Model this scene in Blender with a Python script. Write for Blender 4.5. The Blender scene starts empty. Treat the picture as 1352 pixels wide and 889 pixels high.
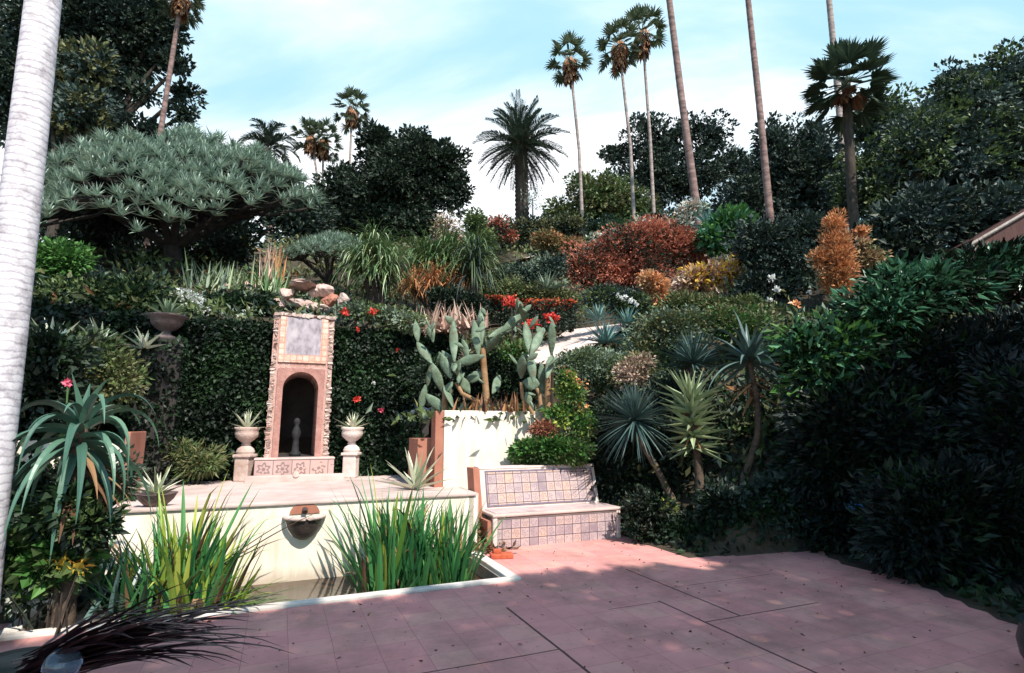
import bpy, math
import numpy as np

# ------------------------------------------------------------------ camera, sky, sun, exposure
S = bpy.context.scene
COL = S.collection
EYE = 1.6; F = 720.0; PITCH = math.radians(9.5)
cp, sp = math.cos(PITCH), math.sin(PITCH)
cam = bpy.data.objects.new('camera', bpy.data.cameras.new('camera'))
COL.objects.link(cam); S.camera = cam
cam.location = (0, 0, EYE); cam.rotation_euler = (math.pi/2 + PITCH, 0, 0)
cam.data.sensor_width = 36.0; cam.data.lens = 36.0*F/1352.0
cam.data.clip_start = 0.05; cam.data.clip_end = 3000

SUN_AZ = math.radians(33); SUN_EL = math.radians(50)      # sun behind the camera, to its right
sd = np.array([math.sin(SUN_AZ)*math.cos(SUN_EL), -math.cos(SUN_AZ)*math.cos(SUN_EL), math.sin(SUN_EL)])
sl = bpy.data.lights.new('sun', 'SUN'); sl.energy = 4.8; sl.angle = math.radians(0.6); sl.color = (1.0, 0.94, 0.84)
so = bpy.data.objects.new('sun', sl); COL.objects.link(so); so.location = (0, 0, 40)
so.rotation_euler = (math.pi/2 - SUN_EL, 0, SUN_AZ)
S.view_settings.view_transform = 'Standard'; S.view_settings.look = 'None'
S.view_settings.gamma = 1.0; S.view_settings.use_curve_mapping = False
S.view_settings.exposure = 0.6
S.render.engine = 'CYCLES'
S.cycles.max_bounces = 5; S.cycles.diffuse_bounces = 2; S.cycles.transparent_max_bounces = 4

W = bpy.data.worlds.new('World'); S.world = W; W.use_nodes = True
nt = W.node_tree; nt.nodes.clear()
def wn(t, **k):
    n = nt.nodes.new(t)
    for a, b in k.items(): setattr(n, a, b)
    return n
out = wn('ShaderNodeOutputWorld'); bg = wn('ShaderNodeBackground')
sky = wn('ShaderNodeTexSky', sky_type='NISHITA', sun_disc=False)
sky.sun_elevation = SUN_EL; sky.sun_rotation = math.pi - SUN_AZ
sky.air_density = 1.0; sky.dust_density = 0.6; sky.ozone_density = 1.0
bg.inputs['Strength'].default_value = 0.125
tc = wn('ShaderNodeTexCoord'); sx = wn('ShaderNodeSeparateXYZ')
nt.links.new(tc.outputs['Generated'], sx.inputs[0])
def wm(op, a, b=None, c=None, clamp=False):
    n = wn('ShaderNodeMath', operation=op, use_clamp=clamp)
    for i, v in enumerate((a, b, c)):
        if v is None: continue
        if isinstance(v, (int, float)): n.inputs[i].default_value = v
        else: nt.links.new(v, n.inputs[i])
    return n.outputs[0]
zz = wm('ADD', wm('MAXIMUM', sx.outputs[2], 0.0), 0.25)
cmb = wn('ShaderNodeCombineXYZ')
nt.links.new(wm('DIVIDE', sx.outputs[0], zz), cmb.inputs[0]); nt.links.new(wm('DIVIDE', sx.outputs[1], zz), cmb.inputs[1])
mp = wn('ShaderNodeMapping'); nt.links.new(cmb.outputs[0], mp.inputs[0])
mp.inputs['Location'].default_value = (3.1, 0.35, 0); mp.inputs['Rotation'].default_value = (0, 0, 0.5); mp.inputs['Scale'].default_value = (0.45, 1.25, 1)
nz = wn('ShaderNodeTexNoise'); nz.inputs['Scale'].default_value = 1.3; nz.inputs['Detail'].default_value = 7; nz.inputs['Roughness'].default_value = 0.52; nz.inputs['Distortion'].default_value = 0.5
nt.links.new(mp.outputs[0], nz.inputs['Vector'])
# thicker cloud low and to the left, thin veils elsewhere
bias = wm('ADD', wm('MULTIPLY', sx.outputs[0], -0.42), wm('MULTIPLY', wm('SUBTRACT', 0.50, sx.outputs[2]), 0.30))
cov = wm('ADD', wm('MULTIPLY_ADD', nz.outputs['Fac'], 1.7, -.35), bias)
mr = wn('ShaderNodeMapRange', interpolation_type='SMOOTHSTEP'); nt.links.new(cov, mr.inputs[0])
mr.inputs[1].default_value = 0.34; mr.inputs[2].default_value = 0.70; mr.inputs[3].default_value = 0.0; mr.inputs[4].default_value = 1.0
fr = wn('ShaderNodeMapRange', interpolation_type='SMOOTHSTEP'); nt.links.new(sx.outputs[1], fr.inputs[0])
fr.inputs[1].default_value = 0.1; fr.inputs[2].default_value = 0.5   # clouds limited to the view side, to hold down their ambient light
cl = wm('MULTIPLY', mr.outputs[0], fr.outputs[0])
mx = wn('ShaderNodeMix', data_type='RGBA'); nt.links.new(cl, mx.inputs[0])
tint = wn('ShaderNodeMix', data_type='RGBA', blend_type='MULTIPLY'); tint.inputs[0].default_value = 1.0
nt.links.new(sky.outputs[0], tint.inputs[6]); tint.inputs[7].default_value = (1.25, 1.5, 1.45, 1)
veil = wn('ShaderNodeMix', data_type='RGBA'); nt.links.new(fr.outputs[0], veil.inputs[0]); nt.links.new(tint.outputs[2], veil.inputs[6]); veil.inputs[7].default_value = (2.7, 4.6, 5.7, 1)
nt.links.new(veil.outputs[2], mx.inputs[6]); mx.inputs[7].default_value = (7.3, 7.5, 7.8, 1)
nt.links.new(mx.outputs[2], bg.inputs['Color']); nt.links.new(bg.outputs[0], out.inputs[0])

# ------------------------------------------------------------------ coordinates
R = np.random.default_rng(7)
TH = math.radians(22.7)
U = np.array([math.cos(TH), math.sin(TH), 0]); V = np.array([-math.sin(TH), math.cos(TH), 0])
C0 = np.array([0.084, 6.247, 0.0])
def ray(px, py):
    a = (px-676)/F; b = (444.5-py)/F
    return np.array([a, cp-b*sp, sp+b*cp])
def P(px, py, d):
    r = ray(px, py); return np.array([0, 0, EYE]) + r*d/r[1]
def G(px, py, z=0.0):
    r = ray(px, py); return np.array([0, 0, EYE]) + r*(z-EYE)/r[2]
def PV(px, py, v):
    r = ray(px, py); o = np.array([0, 0, EYE])-C0
    return np.array([0, 0, EYE]) + r*((v-o@V)/(r@V))
def X(u, v, z=0.0): return C0 + U*u + V*v + np.array([0, 0, z])
def px2m(p): return ((p[1])*cp + (p[2]-EYE)*sp)/F
def sstep(x, a, b):
    t = np.clip((x-a)/(b-a), 0, 1); return t*t*(3-2*t)
UBV = [-12, -4, -3, -2.2, -1.5, -0.9, -0.3, -0.12, 0.0, 1.4]
UBU = [2.3, 2.6, 3.05, 3.45, 3.8, 3.75, 4.2, 2.9, 2.25, 2.3]
def Huv(u, v):
    u = np.asarray(u, float); v = np.asarray(v, float)
    # left of the pool: bed, then a steep bank
    bank = np.where(v < 2.6, 0.12, np.minimum(0.12+(v-2.6)*1.26, 3.4))
    crest = np.interp(u, [-12, -6, -1, 3], [12, 13, 26, 34])
    hillL = np.where(v < 5.3, np.where(u < -5.3, bank, np.where(v < 1.5, -0.6, 0.6)),
                     3.4+0.42*np.minimum(v-5.3, np.maximum(crest-5.3, 0))+0.04*np.maximum(v-crest, 0))
    hillL = np.where((u < -4.42) & (u >= -5.3) & (v < 1.4), np.where(v > 0.35, 0.12, -0.02), hillL)
    hillL = np.where((v < 0.35) & (u < -4.42), -0.02, hillL)
    hillL = np.where((u < -5.3) & (v < 2.6) & (v > 0.35), 0.12, hillL)
    hillM = np.where(v < 2.65, -0.02, 1.75+0.42*np.minimum(np.maximum(v-np.interp(u, [1.0, 2.0], [5.2, 2.65]), 0)+np.maximum(v-5.2, 0)*0+np.where(v > 5.2, np.interp(u, [1.0, 2.0], [2.55, 0])*sstep(v, 5.2, 6.5), 0), 30)+0.04*np.maximum(v-32.65, 0))
    prof = 0.05+0.3*np.clip(v+0.2, 0, 1.6)+0.5*np.clip(v-1.4, 0, 3.8)+0.45*np.clip(v-5.2, 0, 29)+0.04*np.maximum(v-34, 0)
    ub = np.interp(v, UBV, UBU)
    side = np.minimum(0.5*np.maximum(0, u-np.maximum(ub, 2.3)-0.6), 3.5)*(1-0.9*sstep(v, 3, 15))
    hillR = np.where(u > ub, prof+side, -0.02)
    hillR = hillR+0.155*np.clip(u-4, 0, 40)*sstep(v, 10, 24)
    hillR = np.where(v < 5.2, np.where(u > ub, 0.02+hillR*sstep(u-ub, 0, 1.2), -0.02), hillR)
    w1 = sstep(u, -1.2, 0.6); w2 = sstep(u, 1.6, 3.4)
    far = hillL*(1-w1)+(hillM*(1-w2)+hillR*w2)*w1
    near = np.where(u < -0.1, hillL, np.where(u < 2.28, hillM, hillR))
    k = sstep(v, 5.2, 7.0)
    h = near*(1-k)+far*k
    pool = (u > -4.42) & (u < -0.02) & (v > -0.1) & (v < 1.5)
    h = np.where(pool, -0.6, np.where((v <= -0.1) & (u <= ub), -0.02, h))
    h = np.where((u > -2.78) & (u < -1.62) & (v > 1.5) & (v < 6.25), 0.6, h)
    b = 0.18*np.sin(u*1.1+v*0.7)+0.12*np.sin(u*2.3-v*1.7)
    return h + b*sstep(v, 6.3, 9)
def Hxy(x, y):
    q0 = x-C0[0]; q1 = y-C0[1]
    return float(Huv(q0*U[0]+q1*U[1], q0*V[0]+q1*V[1]))
def T(px, py, y0=4.0, y1=75.0):
    r = ray(px, py)
    y = y0
    while y < y1:
        p = np.array([0, 0, EYE]) + r*y/r[1]
        if p[2] <= Hxy(p[0], p[1]): return p
        y += 0.04
    p = np.array([0, 0, EYE]) + r*38/r[1]
    return p
def down(p): return np.array([p[0], p[1], Hxy(p[0], p[1])])

# ------------------------------------------------------------------ mesh builder
class MB:
    def __init__(s): s.v = []; s.f = []; s.n = 0
    def add(s, v, f, mat=0):
        v = np.asarray(v, float).reshape(-1, 3); f = np.asarray(f, int)
        s.v.append(v); s.f.append((f+s.n, mat)); s.n += len(v); return s
    def build(s, name, mats, parent=None, loc=None, smooth=False, rotz=0.0):
        me = bpy.data.meshes.new(name)
        if s.n:
            v = np.concatenate(s.v); loops = np.concatenate([f.ravel() for f, m in s.f])
            tot = np.concatenate([np.full(len(f), f.shape[1]) for f, m in s.f])
            mi = np.concatenate([np.full(len(f), m) for f, m in s.f])
            st = np.concatenate([[0], np.cumsum(tot)[:-1]])
            me.vertices.add(len(v)); me.vertices.foreach_set('co', v.astype(np.float32).ravel())
            me.loops.add(len(loops)); me.loops.foreach_set('vertex_index', loops.astype(np.int32))
            me.polygons.add(len(tot)); me.polygons.foreach_set('loop_start', st.astype(np.int32))
            me.polygons.foreach_set('loop_total', tot.astype(np.int32))
            me.polygons.foreach_set('material_index', mi.astype(np.int32))
            me.polygons.foreach_set('use_smooth', np.full(len(tot), smooth))
            me.update(calc_edges=True); me.validate()
        for m in (mats if isinstance(mats, (list, tuple)) else [mats]): me.materials.append(m)
        o = bpy.data.objects.new(name, me); COL.objects.link(o)
        if parent is not None: o.parent = parent
        if loc is not None: o.location = tuple(loc)
        o.rotation_euler = (0, 0, rotz)
        return o

def tag(o, label, cat, group=None):
    o['label'] = label; o['category'] = cat
    if group: o['group'] = group
    return o
def thing(name, label, cat, loc, group=None, rotz=0.0):
    o = bpy.data.objects.new(name, None); COL.objects.link(o)
    o.empty_display_size = 0.2; o.location = tuple(loc); o.rotation_euler = (0, 0, rotz)
    return tag(o, label, cat, group)
def structure(o): o['kind'] = 'structure'; return o
def stuff(o): o['kind'] = 'stuff'; return o
def copy_tree(src, loc, label, group=None, scale=None, rotz=None):
    r = src.copy(); COL.objects.link(r); r.location = tuple(loc)
    if rotz is not None: r.rotation_euler = (0, 0, rotz)
    if scale: r.scale = (scale, scale, scale)
    r['label'] = label
    if group: r['group'] = group
    for ch in list(src.children):
        c = ch.copy(); COL.objects.link(c); c.parent = r
        for g in list(ch.children):
            d = g.copy(); COL.objects.link(d); d.parent = c
    return r

def nrm(a): return a/np.maximum(np.linalg.norm(a, axis=-1, keepdims=True), 1e-9)
def rdir(n, rng=None):
    return nrm((rng or R).normal(size=(n, 3)))
def box(mb, a, b, mat=0, bev=0.0):
    x0, y0, z0 = a; x1, y1, z1 = b
    if bev <= 0:
        v = [(x0,y0,z0),(x1,y0,z0),(x1,y1,z0),(x0,y1,z0),(x0,y0,z1),(x1,y0,z1),(x1,y1,z1),(x0,y1,z1)]
        return mb.add(v, [(0,3,2,1),(4,5,6,7),(0,1,5,4),(1,2,6,5),(2,3,7,6),(3,0,4,7)], mat)
    import bmesh
    bm = bmesh.new(); bmesh.ops.create_cube(bm, size=1)
    for q in bm.verts: q.co = ((x0+x1)/2+q.co.x*(x1-x0), (y0+y1)/2+q.co.y*(y1-y0), (z0+z1)/2+q.co.z*(z1-z0))
    bmesh.ops.bevel(bm, geom=bm.edges[:], offset=bev, segments=2, affect='EDGES', profile=0.6)
    return from_bm(mb, bm, mat)
def from_bm(mb, bm, mat=0):
    bm.verts.index_update()
    v = [q.co[:] for q in bm.verts]; by = {}
    for f in bm.faces: by.setdefault(len(f.verts), []).append([q.index for q in f.verts])
    n0 = mb.n; mb.v.append(np.array(v)); mb.n += len(v)
    for k, fs in by.items(): mb.f.append((np.array(fs)+n0, mat))
    bm.free(); return mb
def tube(mb, pts, rad, n=10, mat=0, cap=True):
    pts = np.asarray(pts, float); k = len(pts); rad = np.broadcast_to(np.asarray(rad, float), (k,))
    t = np.gradient(pts, axis=0); t = nrm(t)
    ref = np.array([1.0, 0.13, 0.0])
    a = nrm(np.cross(t, ref)+1e-6); b = np.cross(t, a)
    ang = np.arange(n)*2*math.pi/n
    v = pts[:, None]+rad[:, None, None]*(a[:, None]*np.cos(ang)[None, :, None]+b[:, None]*np.sin(ang)[None, :, None])
    i = np.arange(k-1)[:, None]*n; j = np.arange(n)[None]; j2 = (j+1) % n
    f = np.stack([i+j, i+j2, i+n+j2, i+n+j], -1).reshape(-1, 4)
    mb.add(v, f, mat)
    if cap: mb.add(v[-1], [list(range(n))], mat); mb.add(v[0], [list(range(n))[::-1]], mat)
    return mb
def lathe(mb, prof, n=28, mat=0, c=(0, 0, 0)):
    prof = np.asarray(prof, float); k = len(prof); ang = np.arange(n)*2*math.pi/n
    v = np.stack([prof[:, :1]*np.cos(ang), prof[:, :1]*np.sin(ang), np.repeat(prof[:, 1:], n, 1)], -1)+np.array(c)
    i = np.arange(k-1)[:, None]*n; j = np.arange(n)[None]; j2 = (j+1) % n
    f = np.stack([i+j, i+j2, i+n+j2, i+n+j], -1).reshape(-1, 4)
    return mb.add(v, f, mat)
def leaves(mb, C, D, L, Wd, mat=0, rng=None):
    rng = rng or R; C = np.asarray(C, float); n = len(C); D = nrm(np.asarray(D, float))
    L = np.broadcast_to(L, (n,))[:, None]; Wd = np.broadcast_to(Wd, (n,))[:, None]
    s = nrm(np.cross(D, rdir(n, rng))); nn = np.cross(s, D)
    a = C; t = C+D*L-nn*L*0.12
    m = C+D*L*0.42+nn*L*0.06
    v = np.stack([a, m-s*Wd/2, t, m+s*Wd/2], 1)
    f = np.arange(n)[:, None]*4+np.arange(4)[None]
    return mb.add(v, f, mat)
PROF = {'strap': lambda t: np.interp(t, [0, .15, .6, .85, 1], [.75, 1, .9, .55, .03]),
        'taper': lambda t: np.interp(t, [0, .25, 1], [.9, 1, .04]),
        'leaf': lambda t: np.interp(t, [0, .3, .6, 1], [.12, .9, .9, .03]),
        'even': lambda t: np.interp(t, [0, 1], [1, .5])}
def blades(mb, C, D, L, Wd, droop, nseg=5, prof='taper', fold=0.25, thick=0.0, mat=0, stiff=1.6):
    """ribbons of leaf that start at C along D and sag under their weight"""
    C = np.asarray(C, float).reshape(-1, 3); n = len(C); D = nrm(np.asarray(D, float).reshape(-1, 3))
    L = np.broadcast_to(L, (n,))[:, None]; Wd = np.broadcast_to(Wd, (n,))[:, None]; droop = np.broadcast_to(droop, (n,))[:, None]
    s = np.cross(D, np.array([0, 0, 1.0])); bad = np.linalg.norm(s, axis=1) < 0.15
    if bad.any(): s[bad] = np.cross(D[bad], rdir(bad.sum()))
    s = nrm(s); p = C.copy(); d = D.copy(); w = PROF[prof]; k = nseg+1; c = 4 if thick else 3
    vs = np.zeros((n, k, c, 3))
    for i in range(k):
        t = i/nseg; up = nrm(np.cross(s, d)); hw = Wd*w(t)/2
        vs[:, i, 0] = p-s*hw+up*hw*fold*2; vs[:, i, 1] = p; vs[:, i, 2] = p+s*hw+up*hw*fold*2
        if thick: vs[:, i, 1] = p-up*hw*thick*2; vs[:, i, 3] = p+up*hw*0.15
        p = p+d*L/nseg
        d = nrm(d+np.array([0, 0, -1.0])*droop*(((i+1)/nseg)**stiff)*2.2/nseg)
    base = (np.arange(n)*k*c)[:, None, None]+(np.arange(nseg)*c)[None, :, None]
    fs = []
    for j in range(c if thick else c-1):
        j2 = (j+1) % c
        fs.append(np.stack([base+j, base+j2, base+c+j2, base+c+j], -1).reshape(-1, 4))
    return mb.add(vs, np.concatenate(fs), mat)
def rosette(mb, c, n, L, Wd, el=(0, 80), droop=0.3, nseg=5, prof='taper', thick=0.0, fold=0.25, mat=0, jit=0.12, r0=0.02, axis=None, stiff=1.6):
    """leaves round one point; el = elevation range in degrees"""
    g = np.arange(n)*2.39996+R.uniform(0, 6)+R.normal(0, .15, n)
    t = (np.arange(n)+0.5)/n
    e = np.radians(el[0]+(el[1]-el[0])*t+R.normal(0, 6, n))
    D = np.stack([np.cos(g)*np.cos(e), np.sin(g)*np.cos(e), np.sin(e)], -1)
    if axis is not None:
        ax = nrm(np.asarray(axis, float)); s = nrm(np.cross([0.02, 1, 0.01], ax)); q = np.cross(ax, s)
        D = D[:, :1]*s+D[:, 1:2]*q+D[:, 2:]*ax
    l = L*(1+R.normal(0, jit, n))*np.interp(t, [0, .5, 1], [1, 1, .7])
    return blades(mb, np.asarray(c)+D*r0, D, l, Wd*(1+R.normal(0, .08, n)), droop*(1+R.normal(0, .25, n)), nseg, prof, fold, thick, mat, stiff)
def frond(mb, c, d, L, droop, nl, ll, lw, mat=0, rmat=None, hang=0.35, vee=0.4):
    """one feather leaf: a midrib and its leaflets"""
    k = 9; p = np.array(c, float); d = nrm(np.array(d, float)); pts = [p.copy()]; ds = [d.copy()]
    for i in range(k-1):
        p = p+d*L/(k-1); d = nrm(d+np.array([0, 0, -1.0])*droop*((i+1)/(k-1))*0.35); pts.append(p.copy()); ds.append(d.copy())
    pts = np.array(pts); ds = np.array(ds)
    tube(mb, pts, np.linspace(0.018, 0.004, k)*max(L/2, .5), 4, mat if rmat is None else rmat, cap=False)
    t = np.linspace(0.14, 1, nl); tt = t*(k-1); i0 = np.clip(tt.astype(int), 0, k-2); fr_ = (tt-i0)[:, None]
    q = pts[i0]*(1-fr_)+pts[i0+1]*fr_; dd = nrm(ds[i0]*(1-fr_)+ds[i0+1]*fr_)
    s = np.cross(dd, [0, 0, 1.0]); s = nrm(s+1e-6); up = np.cross(s, dd)
    for sg in (-1, 1):
        D = nrm(dd*0.75+s*sg*0.85+up*vee+R.normal(0, .09, (nl, 3)))
        ln = ll*np.interp(t, [0, .2, .55, 1], [.45, .9, 1, .45])*(1+R.normal(0, .08, nl))
        blades(mb, q, D, ln, lw, hang, 2, 'leaf', 0.1, mat=mat)
def fanleaf(mb, c, d, pet, rad, n, droop=0.4, spread=125, mat=0, pmat=None, w=None):
    """one fan leaf: stalk and a split blade"""
    d = nrm(np.array(d, float)); p = np.array(c, float); pts = [p.copy()]
    for i in range(4):
        p = p+d*pet/4; d = nrm(d+np.array([0, 0, -1.0])*droop*0.12); pts.append(p.copy())
    tube(mb, pts, np.linspace(.02, .012, 5)*max(1, pet), 4, mat if pmat is None else pmat, cap=False)
    s = np.cross(d, [0, 0, 1.0]); s = nrm(s+1e-6); s = nrm(s+R.normal(0, .25, 3)); up = np.cross(s, d)
    a = np.radians(np.linspace(-spread, spread, n)+R.normal(0, 2, n))
    D = np.cos(a)[:, None]*d+np.sin(a)[:, None]*s+up*(0.22*np.abs(np.sin(a)))[:, None]
    blades(mb, np.repeat(p[None], n, 0), D, rad*(1-.25*(np.abs(a)/np.radians(spread))**2)*(1+R.normal(0, .06, n)),
           w or rad*1.9/n*2.0, droop, 3, 'leaf', 0.15, mat=mat, stiff=2.2)

# ------------------------------------------------------------------ materials
def mat_new(name):
    m = bpy.data.materials.new(name); m.use_nodes = True; t = m.node_tree; b = t.nodes['Principled BSDF']; return m, t, b
def leafmat(name, cols, rough=0.5, trans=0.18, spec=0.3, patch=None):
    m, t, b = mat_new(name); g = t.nodes.new('ShaderNodeNewGeometry'); r = t.nodes.new('ShaderNodeValToRGB')
    e = r.color_ramp.elements
    while len(e) < len(cols): e.new(0.5)
    for i, c in enumerate(cols): e[i].position = i/(len(cols)-1); e[i].color = (*c, 1)
    src = g.outputs['Random Per Island']
    if patch:
        oc = t.nodes.new('ShaderNodeTexCoord'); no = t.nodes.new('ShaderNodeTexNoise'); no.inputs['Scale'].default_value = patch; no.inputs['Detail'].default_value = 2
        t.links.new(oc.outputs['Object'], no.inputs['Vector'])
        mm = t.nodes.new('ShaderNodeMath'); mm.operation = 'MULTIPLY_ADD'; t.links.new(no.outputs['Fac'], mm.inputs[0]); mm.inputs[1].default_value = 2.2; mm.inputs[2].default_value = -0.85
        m2 = t.nodes.new('ShaderNodeMath'); m2.operation = 'MULTIPLY_ADD'; t.links.new(src, m2.inputs[0]); m2.inputs[1].default_value = 0.5; t.links.new(mm.outputs[0], m2.inputs[2]); src = m2.outputs[0]
    t.links.new(src, r.inputs[0]); t.links.new(r.outputs[0], b.inputs['Base Color'])
    b.inputs['Roughness'].default_value = rough; b.inputs['Specular IOR Level'].default_value = spec
    if trans > 0:
        tr = t.nodes.new('ShaderNodeBsdfTranslucent'); mi = t.nodes.new('ShaderNodeMixShader'); mi.inputs[0].default_value = trans
        t.links.new(r.outputs[0], tr.inputs[0]); t.links.new(b.outputs[0], mi.inputs[1]); t.links.new(tr.outputs[0], mi.inputs[2])
        t.links.new(mi.outputs[0], t.nodes['Material Output'].inputs[0])
    return m
def noisemat(name, c1, c2, scale=6, rough=0.85, bump=0.3, detail=6, stretch=(1, 1, 1), spec=0.3, c3=None, bdist=0.02):
    m, t, b = mat_new(name); oc = t.nodes.new('ShaderNodeTexCoord'); mpn = t.nodes.new('ShaderNodeMapping'); mpn.inputs['Scale'].default_value = stretch
    no = t.nodes.new('ShaderNodeTexNoise'); no.inputs['Scale'].default_value = scale; no.inputs['Detail'].default_value = detail; no.inputs['Roughness'].default_value = 0.62
    t.links.new(oc.outputs['Object'], mpn.inputs[0]); t.links.new(mpn.outputs[0], no.inputs['Vector'])
    r = t.nodes.new('ShaderNodeValToRGB'); e = r.color_ramp.elements; e[0].position = .33; e[1].position = .68; e[0].color = (*c1, 1); e[1].color = (*c2, 1)
    if c3: q = e.new(.5); q.color = (*c3, 1)
    t.links.new(no.outputs['Fac'], r.inputs[0]); t.links.new(r.outputs[0], b.inputs['Base Color'])
    b.inputs['Roughness'].default_value = rough; b.inputs['Specular IOR Level'].default_value = spec
    if bump:
        n2 = t.nodes.new('ShaderNodeTexNoise'); n2.inputs['Scale'].default_value = scale*6; n2.inputs['Detail'].default_value = 4; t.links.new(mpn.outputs[0], n2.inputs['Vector'])
        bp = t.nodes.new('ShaderNodeBump'); bp.inputs['Strength'].default_value = bump; bp.inputs['Distance'].default_value = bdist
        t.links.new(n2.outputs['Fac'], bp.inputs['Height']); t.links.new(bp.outputs[0], b.inputs['Normal'])
    return m

M = {}
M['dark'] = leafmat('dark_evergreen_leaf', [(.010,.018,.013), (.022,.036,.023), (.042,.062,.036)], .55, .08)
M['shade'] = leafmat('shade_darkened_leaf', [(.005,.009,.009), (.011,.018,.017), (.022,.034,.03)], .5, .06)  # darker copy of the evergreen leaf; the right bank's shade is in the colour
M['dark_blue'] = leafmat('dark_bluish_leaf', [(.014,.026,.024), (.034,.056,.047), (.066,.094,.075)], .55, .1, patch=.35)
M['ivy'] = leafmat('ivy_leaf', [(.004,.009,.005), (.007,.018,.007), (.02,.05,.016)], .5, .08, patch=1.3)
M['green'] = leafmat('mid_green_leaf', [(.033,.06,.02), (.08,.122,.04), (.155,.195,.07)], .5, .18, patch=1.2)
M['bright'] = leafmat('bright_green_leaf', [(.03,.09,.02), (.06,.16,.035), (.11,.24,.06)], .45, .22)
M['glossy'] = leafmat('glossy_green_leaf', [(.02,.07,.04), (.05,.15,.08), (.11,.27,.14)], .3, .15, .5)
M['olive'] = leafmat('olive_leaf', [(.06,.07,.03), (.12,.125,.05), (.2,.19,.085)], .6, .15)
M['greygreen'] = leafmat('grey_green_leaf', [(.09,.125,.09), (.16,.21,.145), (.26,.31,.23)], .6, .12, patch=1.0)
M['dragon'] = leafmat('dragon_tree_leaf', [(.12,.18,.135), (.25,.335,.26), (.44,.52,.41)], .5, .08)
M['rust'] = leafmat('rust_red_leaf', [(.17,.055,.038), (.42,.13,.08), (.58,.24,.15)], .65, .15, patch=.9)
M['orange'] = leafmat('orange_leaf', [(.38,.14,.06), (.62,.26,.11), (.75,.40,.18)], .6, .2)
M['golden'] = leafmat('golden_leaf', [(.26,.14,.10), (.44,.27,.17), (.56,.42,.2)], .55, .25)
M['purple'] = leafmat('dark_purple_leaf', [(.012,.006,.008), (.03,.012,.016), (.06,.025,.03)], .4, .05, .5)
M['pinkgrass'] = leafmat('pale_pink_dry_leaf', [(.35,.2,.15), (.5,.34,.27), (.7,.55,.45)], .7, .15)
M['dry'] = leafmat('dry_brown_leaf', [(.16,.07,.03), (.3,.14,.06), (.42,.22,.1)], .8, .15)
M['silver'] = leafmat('silver_leaf', [(.3,.34,.28), (.45,.48,.42), (.62,.63,.58)], .6, .1)
M['fan'] = leafmat('fan_palm_leaf', [(.04,.065,.038), (.095,.13,.075), (.18,.21,.13)], .45, .15)
M['fan_dark'] = leafmat('dark_fan_palm_leaf', [(.02,.038,.026), (.042,.07,.045), (.08,.115,.07)], .4, .1, .4)
M['date'] = leafmat('date_palm_leaflet', [(.02,.035,.025), (.045,.07,.05), (.09,.12,.085)], .45, .08, .4)
M['skirt'] = leafmat('dead_palm_skirt', [(.18,.08,.045), (.32,.15,.08), (.45,.25,.15)], .85, .1)
M['aloe'] = leafmat('blue_green_aloe_leaf', [(.035,.09,.065), (.065,.145,.1), (.11,.2,.13)], .42, .03, .45)
M['aloe_dark'] = leafmat('dark_blue_aloe_leaf', [(.03,.06,.055), (.055,.1,.09), (.10,.16,.14)], .4, .03, .45)
M['aloe_pale'] = leafmat('pale_aloe_leaf', [(.14,.19,.1), (.24,.3,.16), (.36,.42,.24)], .45, .03, .4)
M['agave_blue'] = leafmat('blue_agave_leaf', [(.07,.15,.14), (.12,.23,.21), (.2,.32,.28)], .45, .03, .4)
M['agave_white'] = leafmat('variegated_agave_leaf', [(.2,.24,.14), (.45,.47,.33), (.68,.66,.5)], .5, .03, .4)
M['iris'] = leafmat('iris_leaf', [(.025,.12,.04), (.055,.2,.065), (.13,.32,.09)], .4, .22, .4)
M['iris_yellow'] = leafmat('yellowing_iris_leaf', [(.12,.25,.04), (.3,.4,.06), (.5,.5,.1)], .45, .25, .35)
M['iris_dead'] = leafmat('withered_iris_leaf', [(.07,.035,.02), (.16,.08,.04), (.3,.18,.09)], .8, .1)
M['reed'] = leafmat('drooping_green_strap', [(.04,.09,.03), (.075,.15,.05), (.13,.22,.08)], .45, .15, .4)
M['cactus'] = noisemat('cactus_skin', (.10,.10,.055), (.22,.275,.19), 5, .6, .5, c3=(.12,.175,.115))
M['cactus_wood'] = noisemat('woody_cactus_stem', (.2,.11,.05), (.36,.22,.12), 5, .85, .5)
M['redflower'] = leafmat('red_petal', [(.55,.03,.03), (.75,.06,.05), (.8,.14,.08)], .5, .2)
M['pinkflower'] = leafmat('pink_petal', [(.7,.08,.16), (.8,.18,.26)], .5, .2)
M['orangeflower'] = leafmat('orange_petal', [(.75,.2,.06), (.85,.4,.18), (.9,.6,.4)], .5, .2)
M['whiteflower'] = leafmat('white_petal', [(.7,.7,.66), (.85,.85,.82)], .5, .2)
M['yellowleaf'] = leafmat('yellow_leaf', [(.5,.33,.04), (.7,.48,.07), (.75,.35,.08)], .5, .25)
M['blueflower'] = leafmat('blue_petal', [(.04,.16,.35), (.08,.28,.5)], .4, .1)
M['bark'] = noisemat('dark_bark', (.022,.016,.013), (.075,.055,.042), 7, .9, .6, stretch=(1, 1, .3))
M['dragonbark'] = noisemat('shadowy_dragon_bark', (.012,.010,.009), (.04,.032,.027), 7, .9, .6)  # shade under the crown is put into the bark colour
M['palebark'] = noisemat('pale_palm_trunk', (.16,.12,.11), (.40,.32,.29), 2.2, .9, .5, stretch=(1, 1, 3))
M['redbark'] = noisemat('reddish_palm_trunk', (.09,.055,.05), (.30,.19,.17), 2.2, .9, .5, stretch=(1, 1, 3))
M['aloebark'] = noisemat('aloe_trunk', (.05,.035,.025), (.15,.105,.075), 9, .9, .6, stretch=(1, 1, 2))
M['stucco'] = noisemat('cream_stucco', (.70,.61,.49), (.83,.77,.66), 1.4, .9, .2, spec=.15, bdist=.006)
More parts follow.
